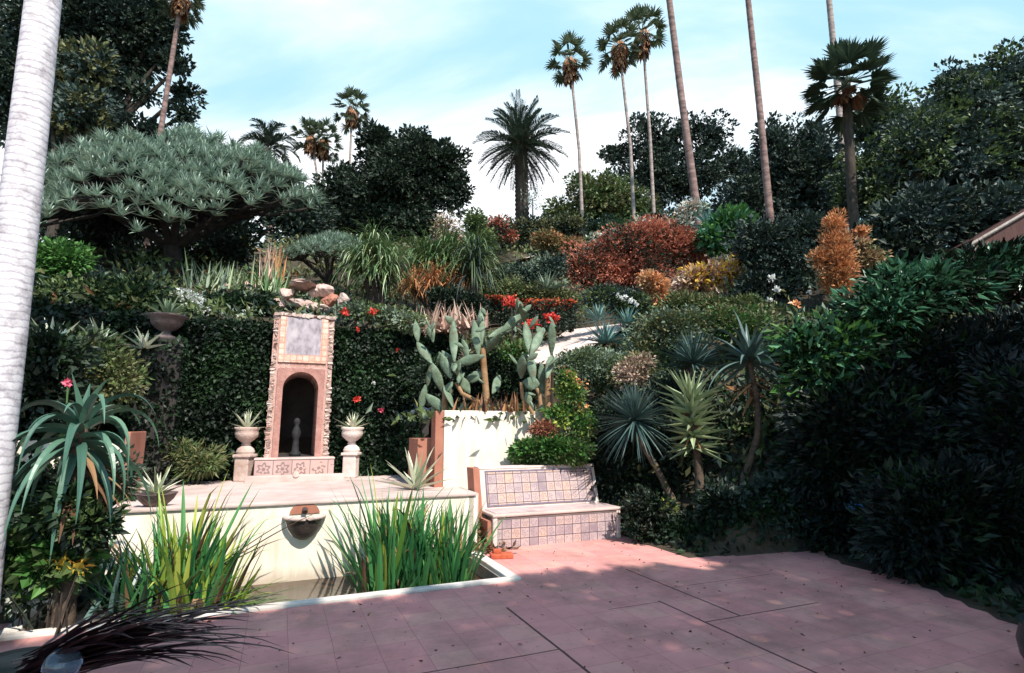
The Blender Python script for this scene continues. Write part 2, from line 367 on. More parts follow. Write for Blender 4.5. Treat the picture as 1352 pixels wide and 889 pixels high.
def streaks(m, lo, hi, col, sc=(7, 7, .5)):
    """old run-off marks and a darker brown band along the foot"""
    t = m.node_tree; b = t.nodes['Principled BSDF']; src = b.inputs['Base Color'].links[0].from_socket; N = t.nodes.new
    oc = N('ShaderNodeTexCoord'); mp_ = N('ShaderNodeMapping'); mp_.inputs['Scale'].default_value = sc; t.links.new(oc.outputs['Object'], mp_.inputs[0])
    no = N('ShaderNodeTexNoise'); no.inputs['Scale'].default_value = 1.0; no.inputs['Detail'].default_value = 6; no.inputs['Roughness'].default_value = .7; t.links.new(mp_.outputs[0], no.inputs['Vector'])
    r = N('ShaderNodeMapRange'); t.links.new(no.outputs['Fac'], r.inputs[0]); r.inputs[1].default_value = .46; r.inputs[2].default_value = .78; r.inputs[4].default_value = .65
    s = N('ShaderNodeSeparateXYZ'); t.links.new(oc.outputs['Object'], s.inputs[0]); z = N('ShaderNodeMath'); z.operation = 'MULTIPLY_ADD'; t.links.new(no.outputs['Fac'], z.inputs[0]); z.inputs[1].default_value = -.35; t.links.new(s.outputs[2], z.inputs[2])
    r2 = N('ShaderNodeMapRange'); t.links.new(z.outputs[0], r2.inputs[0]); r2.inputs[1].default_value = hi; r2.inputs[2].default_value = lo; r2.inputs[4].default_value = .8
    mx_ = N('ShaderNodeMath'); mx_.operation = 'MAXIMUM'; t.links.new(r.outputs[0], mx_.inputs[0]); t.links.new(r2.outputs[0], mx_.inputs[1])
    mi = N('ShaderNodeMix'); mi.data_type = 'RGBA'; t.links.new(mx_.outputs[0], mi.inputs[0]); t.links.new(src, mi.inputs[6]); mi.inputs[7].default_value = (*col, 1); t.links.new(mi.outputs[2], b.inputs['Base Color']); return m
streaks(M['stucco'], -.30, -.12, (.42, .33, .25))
M['terrastucco'] = noisemat('terracotta_stucco', (.30,.115,.075), (.40,.175,.12), 2.5, .9, .15, bdist=.006)
M['curb'] = noisemat('white_curb_stone', (.5,.44,.4), (.72,.67,.62), 3.2, .85, .25, bdist=.006)
M['terrace'] = noisemat('pale_pink_plaster_floor', (.42,.31,.28), (.60,.48,.44), 1.8, .85, .15, bdist=.006)
M['stone'] = noisemat('pinkish_rock', (.32,.2,.17), (.52,.39,.34), 2.5, .9, .7, c3=(.44,.3,.26))
M['greystone'] = noisemat('grey_stone', (.2,.17,.155), (.36,.32,.3), 4, .9, .5)
M['urn'] = noisemat('weathered_urn_clay', (.36,.24,.2), (.58,.45,.4), 5, .85, .4)
M['urn_white'] = noisemat('pale_urn_plaster', (.55,.42,.38), (.72,.6,.55), 5, .85, .3)
M['urn_dark'] = noisemat('dark_urn_clay', (.09,.06,.055), (.2,.14,.13), 5, .8, .4)
M['darkpot'] = noisemat('dark_glazed_pot', (.012,.02,.02), (.03,.045,.04), 4, .35, .1)
M['brick'] = noisemat('red_brick', (.36,.07,.035), (.52,.13,.06), 9, .85, .5)
M['soil'] = noisemat('hillside_soil', (.022,.017,.012), (.085,.06,.04), .55, .95, .8, 8, c3=(.045,.036,.022), bdist=.1)
M['pathmat'] = noisemat('pale_path_gravel', (.5,.38,.34), (.7,.58,.53), 3, .95, .3)
M['wood'] = noisemat('weathered_branch', (.2,.16,.14), (.4,.34,.3), 6, .85, .3, stretch=(1, 1, 1))
M['shedwall'] = noisemat('dark_shed_boards', (.05,.02,.018), (.09,.04,.035), 5, .85, .3, stretch=(4, 1, .4))
M['core'] = noisemat('shade_dark_plaster', (.02,.018,.018), (.05,.042,.04), 4, .9, .3)  # near-black colour carries the shade inside the fountain niche
M['statue'] = noisemat('weathered_statue_stone', (.13,.12,.12), (.25,.23,.22), 9, .85, .4)
M['spout'] = noisemat('dark_bronze', (.03,.022,.02), (.07,.05,.045), 8, .5, .3)

def gridmat(name, c1, c2, c3, tile, mort, mortar=.02, motif=None, axes='XZ', off=(0, 0), rough=.5, var=.8, wear=None):
    """square tiles: a colour per tile, joints, an optional round motif in each tile"""
    m, t, b = mat_new(name); N = t.nodes.new; Lk = t.links.new
    oc = N('ShaderNodeTexCoord'); sx_ = N('ShaderNodeSeparateXYZ'); Lk(oc.outputs['Object'], sx_.inputs[0])
    ix = {'X': 0, 'Y': 1, 'Z': 2}
    def mth(op, a, bb=None, c=None):
        n = N('ShaderNodeMath'); n.operation = op
        for i, v in enumerate((a, bb, c)):
            if v is None: continue
            if isinstance(v, (int, float)): n.inputs[i].default_value = v
            else: Lk(v, n.inputs[i])
        return n.outputs[0]
    wob = N('ShaderNodeTexNoise'); wob.inputs['Scale'].default_value = 2.5/tile*.2; Lk(oc.outputs['Object'], wob.inputs['Vector'])
    wv = mth('MULTIPLY', mth('SUBTRACT', wob.outputs['Fac'], .5), .06)
    a = mth('ADD', mth('DIVIDE', mth('ADD', sx_.outputs[ix[axes[0]]], off[0]), tile), wv); c = mth('ADD', mth('DIVIDE', mth('ADD', sx_.outputs[ix[axes[1]]], off[1]), tile), wv)
    fa = mth('FRACT', a); fc = mth('FRACT', c); cmbn = N('ShaderNodeCombineXYZ'); Lk(mth('FLOOR', a), cmbn.inputs[0]); Lk(mth('FLOOR', c), cmbn.inputs[1])
    wnz = N('ShaderNodeTexWhiteNoise'); wnz.noise_dimensions = '3D'; Lk(cmbn.outputs[0], wnz.inputs['Vector'])
    r = N('ShaderNodeValToRGB'); e = r.color_ramp.elements; e[0].color = (*c1, 1); e[1].color = (*c3, 1); q = e.new(.5); q.color = (*c2, 1)
    no = N('ShaderNodeTexNoise'); no.inputs['Scale'].default_value = 5/tile*.12; no.inputs['Detail'].default_value = 8; no.inputs['Roughness'].default_value = .65; Lk(oc.outputs['Object'], no.inputs['Vector'])
    Lk(mth('ADD', mth('MULTIPLY', wnz.outputs['Value'], var), mth('MULTIPLY', mth('SUBTRACT', no.outputs['Fac'], .5*var), 1.3)), r.inputs[0])
    col = r.outputs[0]
    def mixc(f, A, B):
        mm = N('ShaderNodeMix'); mm.data_type = 'RGBA'
        if isinstance(f, float): mm.inputs[0].default_value = f
        else: Lk(f, mm.inputs[0])
        for i, v in ((6, A), (7, B)):
            if isinstance(v, tuple): mm.inputs[i].default_value = (*v, 1)
            else: Lk(v, mm.inputs[i])
        return mm.outputs[2]
    if motif:
        dx = mth('SUBTRACT', fa, .5); dy = mth('SUBTRACT', fc, .5); rr = mth('SQRT', mth('ADD', mth('MULTIPLY', dx, dx), mth('MULTIPLY', dy, dy)))
        an = mth('ARCTAN2', dy, dx); pet = mth('MULTIPLY', mth('SINE', mth('ADD', mth('MULTIPLY', an, 6.0), mth('MULTIPLY', wnz.outputs['Value'], 6.0))), .07)
        ring = mth('LESS_THAN', mth('ABSOLUTE', mth('SUBTRACT', mth('ADD', rr, pet), .27)), .06); dot = mth('LESS_THAN', rr, .1)
        n3 = N('ShaderNodeTexNoise'); n3.inputs['Scale'].default_value = 14/tile*.12; Lk(oc.outputs['Object'], n3.inputs['Vector'])
        wearm = mth('GREATER_THAN', n3.outputs['Fac'], .44)
        col = mixc(mth('MULTIPLY', mth('MAXIMUM', ring, dot), mth('MULTIPLY', wearm, motif[3])), col, tuple(motif[:3]))
    h = mortar/2
    j = mth('MAXIMUM', mth('MAXIMUM', mth('LESS_THAN', fa, h), mth('GREATER_THAN', fa, 1-h)), mth('MAXIMUM', mth('LESS_THAN', fc, h), mth('GREATER_THAN', fc, 1-h)))
    col = mixc(j, col, mort)
    if wear: col = wear(t, oc, col, mth, mixc)
    Lk(col, b.inputs['Base Color']); b.inputs['Roughness'].default_value = rough; b.inputs['Specular IOR Level'].default_value = .3
    bp = N('ShaderNodeBump'); bp.inputs['Strength'].default_value = .35; bp.inputs['Distance'].default_value = .006
    Lk(mth('SUBTRACT', mth('MULTIPLY', no.outputs['Fac'], .6), j), bp.inputs['Height']); Lk(bp.outputs[0], b.inputs['Normal'])
    return m
def patio_wear(t, oc, col, mth, mixc):
    N = t.nodes.new; Lk = t.links.new
    s = N('ShaderNodeSeparateXYZ'); Lk(oc.outputs['Object'], s.inputs[0]); u, v = s.outputs[0], s.outputs[1]
    n1 = N('ShaderNodeTexNoise'); n1.inputs['Scale'].default_value = 1.1; n1.inputs['Detail'].default_value = 9; n1.inputs['Roughness'].default_value = .7; Lk(oc.outputs['Object'], n1.inputs['Vector'])
    col = mixc(mth('MULTIPLY', mth('MAXIMUM', mth('SUBTRACT', n1.outputs['Fac'], .44), 0.0), 3.4), col, (.27, .14, .12))
    n2 = N('ShaderNodeTexNoise'); n2.inputs['Scale'].default_value = 26; n2.inputs['Detail'].default_value = 3; Lk(oc.outputs['Object'], n2.inputs['Vector'])
    col = mixc(mth('MULTIPLY', mth('GREATER_THAN', n2.outputs['Fac'], .70), .55), col, (.10, .05, .045))
    wb = mth('MULTIPLY', mth('SUBTRACT', n1.outputs['Fac'], .5), .03)
    def seg(ax, c, w, lo, hi):
        a, o = (u, v) if ax == 'u' else (v, u)
        on = mth('LESS_THAN', mth('ABSOLUTE', mth('SUBTRACT', mth('ADD', a, wb), c)), w)
        return mth('MULTIPLY', on, mth('MULTIPLY', mth('GREATER_THAN', o, lo), mth('LESS_THAN', o, hi)))
    ms = [seg('u', -.51, .011, -6, -.88), seg('u', 1.26, .011, -1.86, -.15), seg('u', .87, .011, -6, -1.25), seg('v', -1.9, .008, -3.6, -.51), seg('v', -1.28, .006, .3, .87), seg('v', -1.86, .008, .87, 2.2), seg('v', -.95, .005, 1.26, 2.6)]
    j = ms[0]
    for q in ms[1:]: j = mth('MAXIMUM', j, q)
    return mixc(mth('MULTIPLY', j, .9), col, (.04, .018, .018))
M['patio'] = gridmat('pink_patio_tiles', (.50,.20,.19), (.62,.275,.255), (.63,.33,.27), .305, (.43,.175,.165), .018, None, 'XY', (0.2, 0.1), .8, .45, patio_wear)
M['bench_tile'] = gridmat('bench_tile', (.25,.19,.215), (.44,.34,.34), (.52,.35,.27), .135, (.09,.065,.08), .075, (.24, .17, .2, .7), 'XZ', (0, .02), .4)
M['fount_tile'] = gridmat('fountain_tile', (.36,.22,.2), (.46,.32,.3), (.5,.3,.25), .295, (.2,.12,.12), .04, (.17, .11, .11, .8), 'XZ', (.07, -.06), .45)
M['band_tile'] = gridmat('fountain_band_tile', (.55,.26,.18), (.65,.36,.27), (.68,.46,.38), .105, (.45,.2,.15), .07, (.72, .55, .48, .9), 'XZ', (.0, .0), .5)
M['plaque'] = noisemat('pale_lilac_tile_picture', (.20,.165,.18), (.46,.40,.42), 4.5, .4, .05, stretch=(2, 1, 1), c3=(.36,.31,.34))
M['surround'] = gridmat('pink_fountain_brick', (.38,.2,.16), (.48,.28,.24), (.52,.34,.29), .105, (.42,.29,.25), .06, (.2, .09, .07, .8), 'XZ', (0, 0), .8)
M['rough'] = leafmat('pale_rough_stone', [(.22,.15,.13), (.40,.29,.25), (.55,.44,.39)], .9, 0)
m, t_, b_ = mat_new('pool_water'); b_.inputs['Base Color'].default_value = (.05, .03, .018, 1); b_.inputs['Roughness'].default_value = .06; M['water'] = m
no_ = t_.nodes.new('ShaderNodeTexNoise'); no_.inputs['Scale'].default_value = 9; bp_ = t_.nodes.new('ShaderNodeBump'); bp_.inputs['Strength'].default_value = .08; bp_.inputs['Distance'].default_value = .02
t_.links.new(no_.outputs['Fac'], bp_.inputs['Height']); t_.links.new(bp_.outputs[0], b_.inputs['Normal'])
m, t_, b_ = mat_new('pale_blue_glass'); b_.inputs['Base Color'].default_value = (.5, .6, .75, 1); b_.inputs['Roughness'].default_value = .05; b_.inputs['Transmission Weight'].default_value = .9; M['ball'] = m

# ------------------------------------------------------------------ ground
us = np.unique(np.concatenate([np.arange(-130, -14, 4), np.arange(-14, -6, .4), np.arange(-6, 6, .14), np.arange(6, 16, .4), np.arange(16, 140, 4), [-5.31, -5.29, -4.43, -4.41, -.11, -.09, -.03, -.01, 2.27, 2.29]]))
vs_ = np.unique(np.concatenate([np.arange(-60, -8, 4), np.arange(-8, -5, .4), np.arange(-5, 6, .14), np.arange(6, 40, .4), np.arange(40, 300, 8), [-.11, -.09, .34, .36, 1.39, 1.41, 1.49, 1.51, 2.64, 2.66, 5.28, 5.32]]))
uu, vv = np.meshgrid(us, vs_); hh = Huv(uu, vv)
gv = C0+uu[..., None]*U+vv[..., None]*V; gv[..., 2] = hh
nu, nv = len(us), len(vs_); i = np.arange(nv-1)[:, None]*nu; j = np.arange(nu-1)[None]
structure(MB().add(gv, np.stack([i+j, i+j+1, i+nu+j+1, i+nu+j], -1).reshape(-1, 4)).build('ground', M['soil'], smooth=True))

mb = MB()
def sheet(mb, u0, u1, v0, v1, z): mb.add([(u0, v0, z), (u1, v0, z), (u1, v1, z), (u0, v1, z)], [(0, 1, 2, 3)])
sheet(mb, -14, 9, -14, -.13, .006); sheet(mb, -14, -4.42, -.13, .5, .006); sheet(mb, -.05, 5.5, -.13, 1.9, .006)
structure(mb.build('patio', M['patio'], loc=C0, rotz=TH))
structure(MB().add([(-4.3, 0, -.16), (-.15, 0, -.16), (-.15, 1.46, -.16), (-4.3, 1.46, -.16)], [(0, 1, 2, 3)]).build('pool_water', M['water'], loc=C0, rotz=TH))
mb = MB(); box(mb, (-4.6, 1.66, .3), (.1, 5.3, .705)); structure(mb.build('terrace', M['terrace'], loc=C0, rotz=TH))
def drape(name, pts, w, mat):
    pts = np.array(pts); k = 40; t = np.linspace(0, len(pts)-1, k); p = np.stack([np.interp(t, np.arange(len(pts)), pts[:, q]) for q in range(3)], -1)
    d = nrm(np.gradient(p[:, :2], axis=0)); s = np.stack([-d[:, 1], d[:, 0]], -1); n = 7; w = np.interp(t, np.arange(len(pts)), w)
    a = np.linspace(-.5, .5, n); q = p[:, None, :2]+s[:, None]*a[None, :, None]*w[:, None, None]
    z = np.array([[Hxy(*b) for b in r] for r in q]).max(1, keepdims=True)*np.ones((1, n))+.07
    i = np.arange(k-1)[:, None]*n; j = np.arange(n-1)[None]
    return structure(MB().add(np.concatenate([q, z[..., None]], -1), np.stack([i+j, i+j+1, i+n+j+1, i+n+j], -1).reshape(-1, 4)).build(name, mat))
PATHPTS = [P(680, 470, 11.8), P(715, 453, 12.8), P(752, 437, 13.8), P(790, 420, 15.2)]; drape('garden_path', PATHPTS, [1.5, 1.9, 2.0, 2.0], M['pathmat'])
PATHPTS = PATHPTS+[(a+c)/2 for a, c in zip(PATHPTS, PATHPTS[1:])]
drape('upper_garden_path', [T(630, 356, 12), T(690, 350, 12), T(735, 340, 12), T(790, 330, 12)], [.7, .8, .9, .9], M['pathmat'])

# ------------------------------------------------------------------ pool, walls, fountain, bench
def uvthing(name, label, cat, u, v, z=0, group=None): return thing(name, label, cat, X(u, v, z), group, TH)
t = uvthing('garden_pool', 'sunken rectangular pool with a worn white kerb in the pink patio', 'pool', 0, 0)
mb = MB()
box(mb, (-4.42, -.10, -.3), (-.02, .0, .03), bev=.012); box(mb, (-.15, .0, -.3), (-.02, 1.45, .028), bev=.012); box(mb, (-4.42, .0, -.3), (-4.29, 1.45, .028), bev=.012)
mb.build('kerb', M['curb'], t)
mb = MB(); box(mb, (-4.29, .0, -.55), (-.15, .02, -.02)); box(mb, (-4.29, .0, -.55), (-4.27, 1.45, -.02)); box(mb, (-.17, .02, -.55), (-.15, 1.45, -.02)); mb.build('basin_lining', M['greystone'], t)

t = uvthing('terrace_wall', 'low cream stucco wall behind the pool with a half round spout basin', 'wall', -2.1, 1.46)
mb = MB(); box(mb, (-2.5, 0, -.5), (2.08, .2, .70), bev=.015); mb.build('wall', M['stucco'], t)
mb = MB(); box(mb, (-2.5, -.03, .70), (2.1, .26, .742), bev=.014); mb.build('coping', M['terrace'], t)
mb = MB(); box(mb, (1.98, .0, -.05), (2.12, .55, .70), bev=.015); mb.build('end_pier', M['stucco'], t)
# half bowl on the wall
n = 17; prof = [(.0, .30), (.06, .305), (.12, .34), (.175, .42), (.205, .51), (.215, .55)]
a = np.linspace(math.pi, 2*math.pi, n); v = np.array([[(r*math.cos(q), r*math.sin(q), z) for q in a] for r, z in prof])
i = np.arange(len(prof)-1)[:, None]*n; j = np.arange(n-1)[None]
mb = MB().add(v, np.stack([i+j, i+j+1, i+n+j+1, i+n+j], -1).reshape(-1, 4)); bowl = mb.build('spout_basin', M['spout'], t, (-.06, -.004, 0), smooth=True)
mb = MB(); tube(mb, [(.225*math.cos(q), .225*math.sin(q), .56) for q in a], .022, 8); mb.build('rim', M['terrace'], bowl, smooth=True)
mb = MB(); tube(mb, [(0, .0, .64), (0, -.06, .645), (0, -.1, .62)], .03, 10); mb.build('spout', M['spout'], t, (-.06, 0, 0), smooth=True)
mb = MB(); q_ = np.linspace(0, math.pi, 13)
v = np.concatenate([[(.17*math.cos(q), -.012, .6+.13*math.sin(q)) for q in q_], [(.17*math.cos(q), .0, .6+.13*math.sin(q)) for q in q_]])
mb.add(v[:13], [list(range(13))]); mb.add(v, [(k, k+1, k+14, k+13) for k in range(12)]); mb.build('spout_niche', M['terrastucco'], t, (-.06, 0, -.01))

# wall fountain: origin at its foot, facing -v
t = uvthing('wall_fountain', 'tall pink tiled wall fountain with a dark arched niche and pale picture panel', 'fountain', -2.2, 5.0, .7)
W2, HT = .52, 2.93; ar, a0, az = .30, .40, 1.60        # half width, height, arch radius, niche floor, spring line
def archslab(mb, y0, y1, hw, z0, z1, mat=0):
    q = np.linspace(math.pi, 0, 17); inner = [(-ar, z0)]+[(ar*math.cos(k), az+ar*math.sin(k)) for k in q]+[(ar, z0)]
    outer = [(-hw, z0)]+[(hw*np.clip(math.cos(k)*1.5, -1, 1), z1 if abs(math.cos(k)) < .7 else az+(z1-az)*min(1, math.sin(k)/.72)) for k in q]+[(hw, z0)]
    k = len(inner); v = [(x, y0, z) for x, z in inner]+[(x, y0, z) for x, z in outer]+[(x, y1, z) for x, z in inner]+[(x, y1, z) for x, z in outer]
    f = []
    for i in range(k-1): f += [(i, i+1, k+i+1, k+i), (i, 2*k+i, 2*k+i+1, i+1), (k+i, k+i+1, 3*k+i+1, 3*k+i)]
    return mb.add(v, f, mat)
mb = MB(); archslab(mb, -.12, 1.1, W2, a0-.02, 2.05); box(mb, (-W2, -.118, 2.05), (W2, .3, HT)); mb.build('surround', M['surround'], t)
mb = MB(); archslab(mb, -.16, -.11, .40, a0-.02, 1.96); mb.build('arch_frame', noisemat('salmon_plaster', (.30,.14,.115), (.44,.235,.2), 9, .8, .4), t)
mb = MB(); box(mb, (-.41, -.15, 2.07), (.41, -.117, 2.21)); box(mb, (-.41, -.15, 2.21), (-.30, -.117, HT-.03)); box(mb, (.30, -.15, 2.21), (.41, -.117, HT-.03)); mb.build('tile_band', M['band_tile'], t)
mb = MB(); box(mb, (-.3, -.138, 2.21), (.3, -.117, HT-.03)); mb.build('picture_panel', M['plaque'], t)
mb = MB(); box(mb, (-.5, 1.1, a0-.1), (.5, 1.2, 2.3)); archslab(mb, -.05, 1.095, ar+.004, a0, 1.95) if 0 else None; box(mb, (-.3, -.1, a0-.04), (.3, 1.098, a0)); mb.build('niche_back', M['core'], t)  # deep niche with near-black lining: shade put into shape and colour
mb = MB(); lathe(mb, [(0, 0), (.1, 0), (.1, .05), (.06, .09), (.05, .3), (.07, .34), (.08, .42), (.05, .5), (.035, .54), (.055, .58), (.055, .63), (.03, .67), (0, .68)], 14, c=(-.02, .08, a0)); mb.build('figure', noisemat('shade_dark_stone', (.012,.012,.013), (.03,.03,.032), 9, .8, .4), t, smooth=True)  # the niche's shadow on the figure is put into its stone colour
mb = MB(); rr = np.random.default_rng(3)                  # rough stones up both edges
for s in (-1, 1):
    z = .33
    while z < HT:
        h = rr.uniform(.022, .045); w = rr.uniform(.03, .085)*(1.25-.3*z/HT); x = s*(W2-.03); c = np.array([x+s*w/2-s*.04, -.095, z+h/2])
        e = np.array([[(-1)**(k & 1)*w/2, (-1)**((k >> 1) & 1)*rr.uniform(.02, .05), (-1)**(k >> 2)*h/2] for k in range(8)])+rr.normal(0, .009, (8, 3))
        mb.add(c+e, [(0,1,3,2),(4,6,7,5),(0,4,5,1),(2,3,7,6),(0,2,6,4),(1,5,7,3)]); z += h*.93
x = -W2
while x < W2:
    w = rr.uniform(.05, .1); e = np.array([[(-1)**(k & 1)*w/2, (-1)**((k >> 1) & 1)*.06, (-1)**(k >> 2)*rr.uniform(.02, .04)] for k in range(8)])+rr.normal(0, .006, (8, 3))
    mb.add(np.array([x+w/2, -.1, HT+.01])+e, [(0,1,3,2),(4,6,7,5),(0,4,5,1),(2,3,7,6),(0,2,6,4),(1,5,7,3)]); x += w*.95
mb.build('rough_edging', M['rough'], t)
mb = MB(); box(mb, (-.66, -.42, .05), (.62, -.125, .36), bev=.01); mb.build('tiled_trough', M['fount_tile'], t)
mb = MB(); box(mb, (-.67, -.43, .36), (.63, -.10, .39), bev=.008); mb.build('trough_rim', M['terrace'], t)
mb = MB(); box(mb, (-.78, -.60, .0), (.78, -.42, .11), bev=.012); mb.build('step', M['terrace'], t)
mb = MB(); tube(mb, [(0, -.42, .13), (0, -.62, .125)], .05, 10); mb.build('spout', M['urn'], t, smooth=True)

# ivy wall either side of the fountain
def ivywall(label, u0, u1, v0, z0, z1, n, seed):
    t = uvthing('ivy_wall', label, 'wall', u0, v0, z0); L_, H_ = u1-u0, z1-z0; rr = np.random.default_rng(seed)
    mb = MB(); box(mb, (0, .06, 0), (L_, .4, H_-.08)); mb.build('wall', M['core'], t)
    q = rr.uniform(0, 1, (n, 2)); bulge = .07*np.sin(q[:, 0]*9+q[:, 1]*4)+.05*np.sin(q[:, 0]*21-q[:, 1]*13)
    C = np.stack([q[:, 0]*L_, .02-np.abs(rr.normal(0, .06, n))-np.maximum(bulge, -.04), q[:, 1]*H_], -1)
    D = nrm(np.stack([rr.normal(0, .6, n), -np.abs(rr.normal(.5, .3, n)), rr.normal(-.5, .5, n)], -1))
    mb = MB(); leaves(mb, C, D, rr.uniform(.05, .1, n), rr.uniform(.045, .085, n), rng=rr)
    k = n//6; C = np.stack([rr.uniform(0, L_, k), rr.uniform(-.06, .42, k), H_+rr.normal(0, .06, k)], -1); D = rdir(k, rr)+[0, -.3, .6]
    leaves(mb, C, D, rr.uniform(.05, .11, k), rr.uniform(.045, .085, k), rng=rr); mb.build('ivy', M['ivy'], t); return t
ivl = ivywall('dark ivy clad wall left of the pink fountain', -5.35, -2.70, 5.16, .7, 3.42, 17000, 1)
ivr = ivywall('dark ivy clad wall with red blooms right of the pink fountain', -1.70, .85, 5.16, .7, 3.42, 16000, 2)
def flower(parent, loc, r, mat, n=9, name='flower'):
    mb = MB(); D = rdir(n)+[0, -.8, .2]; leaves(mb, np.zeros((n, 3)), D, r, r*.8); return mb.build(name, mat, parent, loc)
for px, py, r, mname in ((473, 435, .07, 'redflower'), (525, 463, .07, 'redflower'), (471, 527, .09, 'redflower'), (503, 542, .08, 'pinkflower'), (493, 506, .05, 'whiteflower'), (446, 552, .06, 'pinkflower')):
    p = PV(px, py, 5.06)-X(-1.70, 5.16, .7); flower(ivr, (p@U, p@V, p[2]), r, M[mname], 14)

# planter walls
t = uvthing('planter_wall', 'tall bright cream stucco planter wall behind the tiled bench', 'wall', -.14, 2.62, 0)
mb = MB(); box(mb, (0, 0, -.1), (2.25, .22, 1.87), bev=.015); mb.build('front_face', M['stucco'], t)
mb = MB(); box(mb, (-.14, .004, -.1), (-.004, .26, 1.86), bev=.012); box(mb, (-.34, .30, -.1), (-.004, .95, 1.43), bev=.01); mb.build('side_face', M['terrastucco'], t)
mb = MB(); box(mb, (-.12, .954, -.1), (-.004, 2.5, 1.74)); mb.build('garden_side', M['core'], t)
mb = MB(); n = 1500; leaves(mb, np.stack([-.13-np.abs(R.normal(0, .05, n)), R.uniform(.9, 2.5, n), R.uniform(.7, 1.85, n)], -1), rdir(n)+[-.6, 0, -.4], .09, .07); mb.build('ivy', M['ivy'], t)
t = uvthing('planter_wall', 'cream stucco pillar wall glimpsed behind the big arching aloe', 'wall', -6.5, 2.62, 0)
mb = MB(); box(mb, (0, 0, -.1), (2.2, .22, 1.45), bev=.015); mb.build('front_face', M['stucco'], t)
mb = MB(); box(mb, (2.204, .004, -.1), (2.26, .9, 1.55), bev=.012); mb.build('side_face', M['terrastucco'], t)

# bench
t = uvthing('garden_bench', 'pale plastered bench faced with square patterned tiles on the pink patio', 'bench', .22, 1.4)
BW = 2.02
mb = MB(); box(mb, (0, 0, 0), (.07, .07, .405), bev=.02); box(mb, (BW-.07, 0, 0), (BW, .07, .405), bev=.02); box(mb, (.07, .03, .0), (BW-.07, .5, .39)); mb.build('base', M['urn_white'], t)
mb = MB(); box(mb, (.075, .012, .0), (BW-.075, .028, .365)); mb.build('front_tiles', M['bench_tile'], t)
mb = MB(); box(mb, (-.01, -.015, .405), (BW+.01, .54, .445), bev=.018); mb.build('seat', M['terrace'], t)
mb = MB(); box(mb, (.06, .07, .447), (BW-.06, .5, .453)); mb.build('seat_tiles', gridmat('seat_tile', (.4,.3,.31), (.55,.43,.42), (.62,.46,.42), .135, (.35,.26,.26), .05, None, 'XY', (0, 0), .4), t)
def slab(mb, x0, x1, z0, z1, y0, y1, sl, z00=.44):
    v = []
    for z in (z0, z1):
        o = (z-z00)*sl
        v += [(x0, y0+o, z), (x1, y0+o, z), (x1, y1+o, z), (x0, y1+o, z)]
    mb.add(v, [(0,3,2,1),(4,5,6,7),(0,1,5,4),(1,2,6,5),(2,3,7,6),(3,0,4,7)])
mb = MB(); slab(mb, 0, BW-.06, .44, 1.0, .5, .66, .25); slab(mb, 0, BW-.06, 1.0, 1.03, .49, .68, .25); back = mb.build('backrest', M['urn_white'], t)
mb = MB(); slab(mb, .12, BW-.14, .50, .955, .488, .502, .25); mb.build('back_tiles', M['bench_tile'], back)
mb = MB()
for x0, x1, z0, z1 in ((.1, BW-.12, .48, .5), (.1, BW-.12, .955, .975), (.1, .12, .5, .955), (BW-.14, BW-.12, .5, .955)): slab(mb, x0, x1, z0, z1, .484, .502, .25)
mb.build('tile_border', noisemat('dark_tile_border', (.12,.1,.14), (.2,.16,.2), 8, .4, .1), back)
mb = MB(); slab(mb, -.10, -.004, -.02, 1.02, .42, .72, .25, .44); box(mb, (-.06, .05, 0), (-.004, .42, .36)); mb.build('end_panel', M['terrastucco'], t)

g = G(664, 737); t = thing('clay_brick', 'red clay brick lying on the patio by the bench foot', 'brick', g+[0, 0, .006], None, TH-.25)
mb = MB(); box(mb, (-.16, -.09, 0), (.12, .07, .055), bev=.01); mb.build('block', M['brick'], t)
mb = MB(); box(mb, (-.12, -.02, .055), (-.02, .06, .10), bev=.008); mb.build('lug', M['brick'], t)

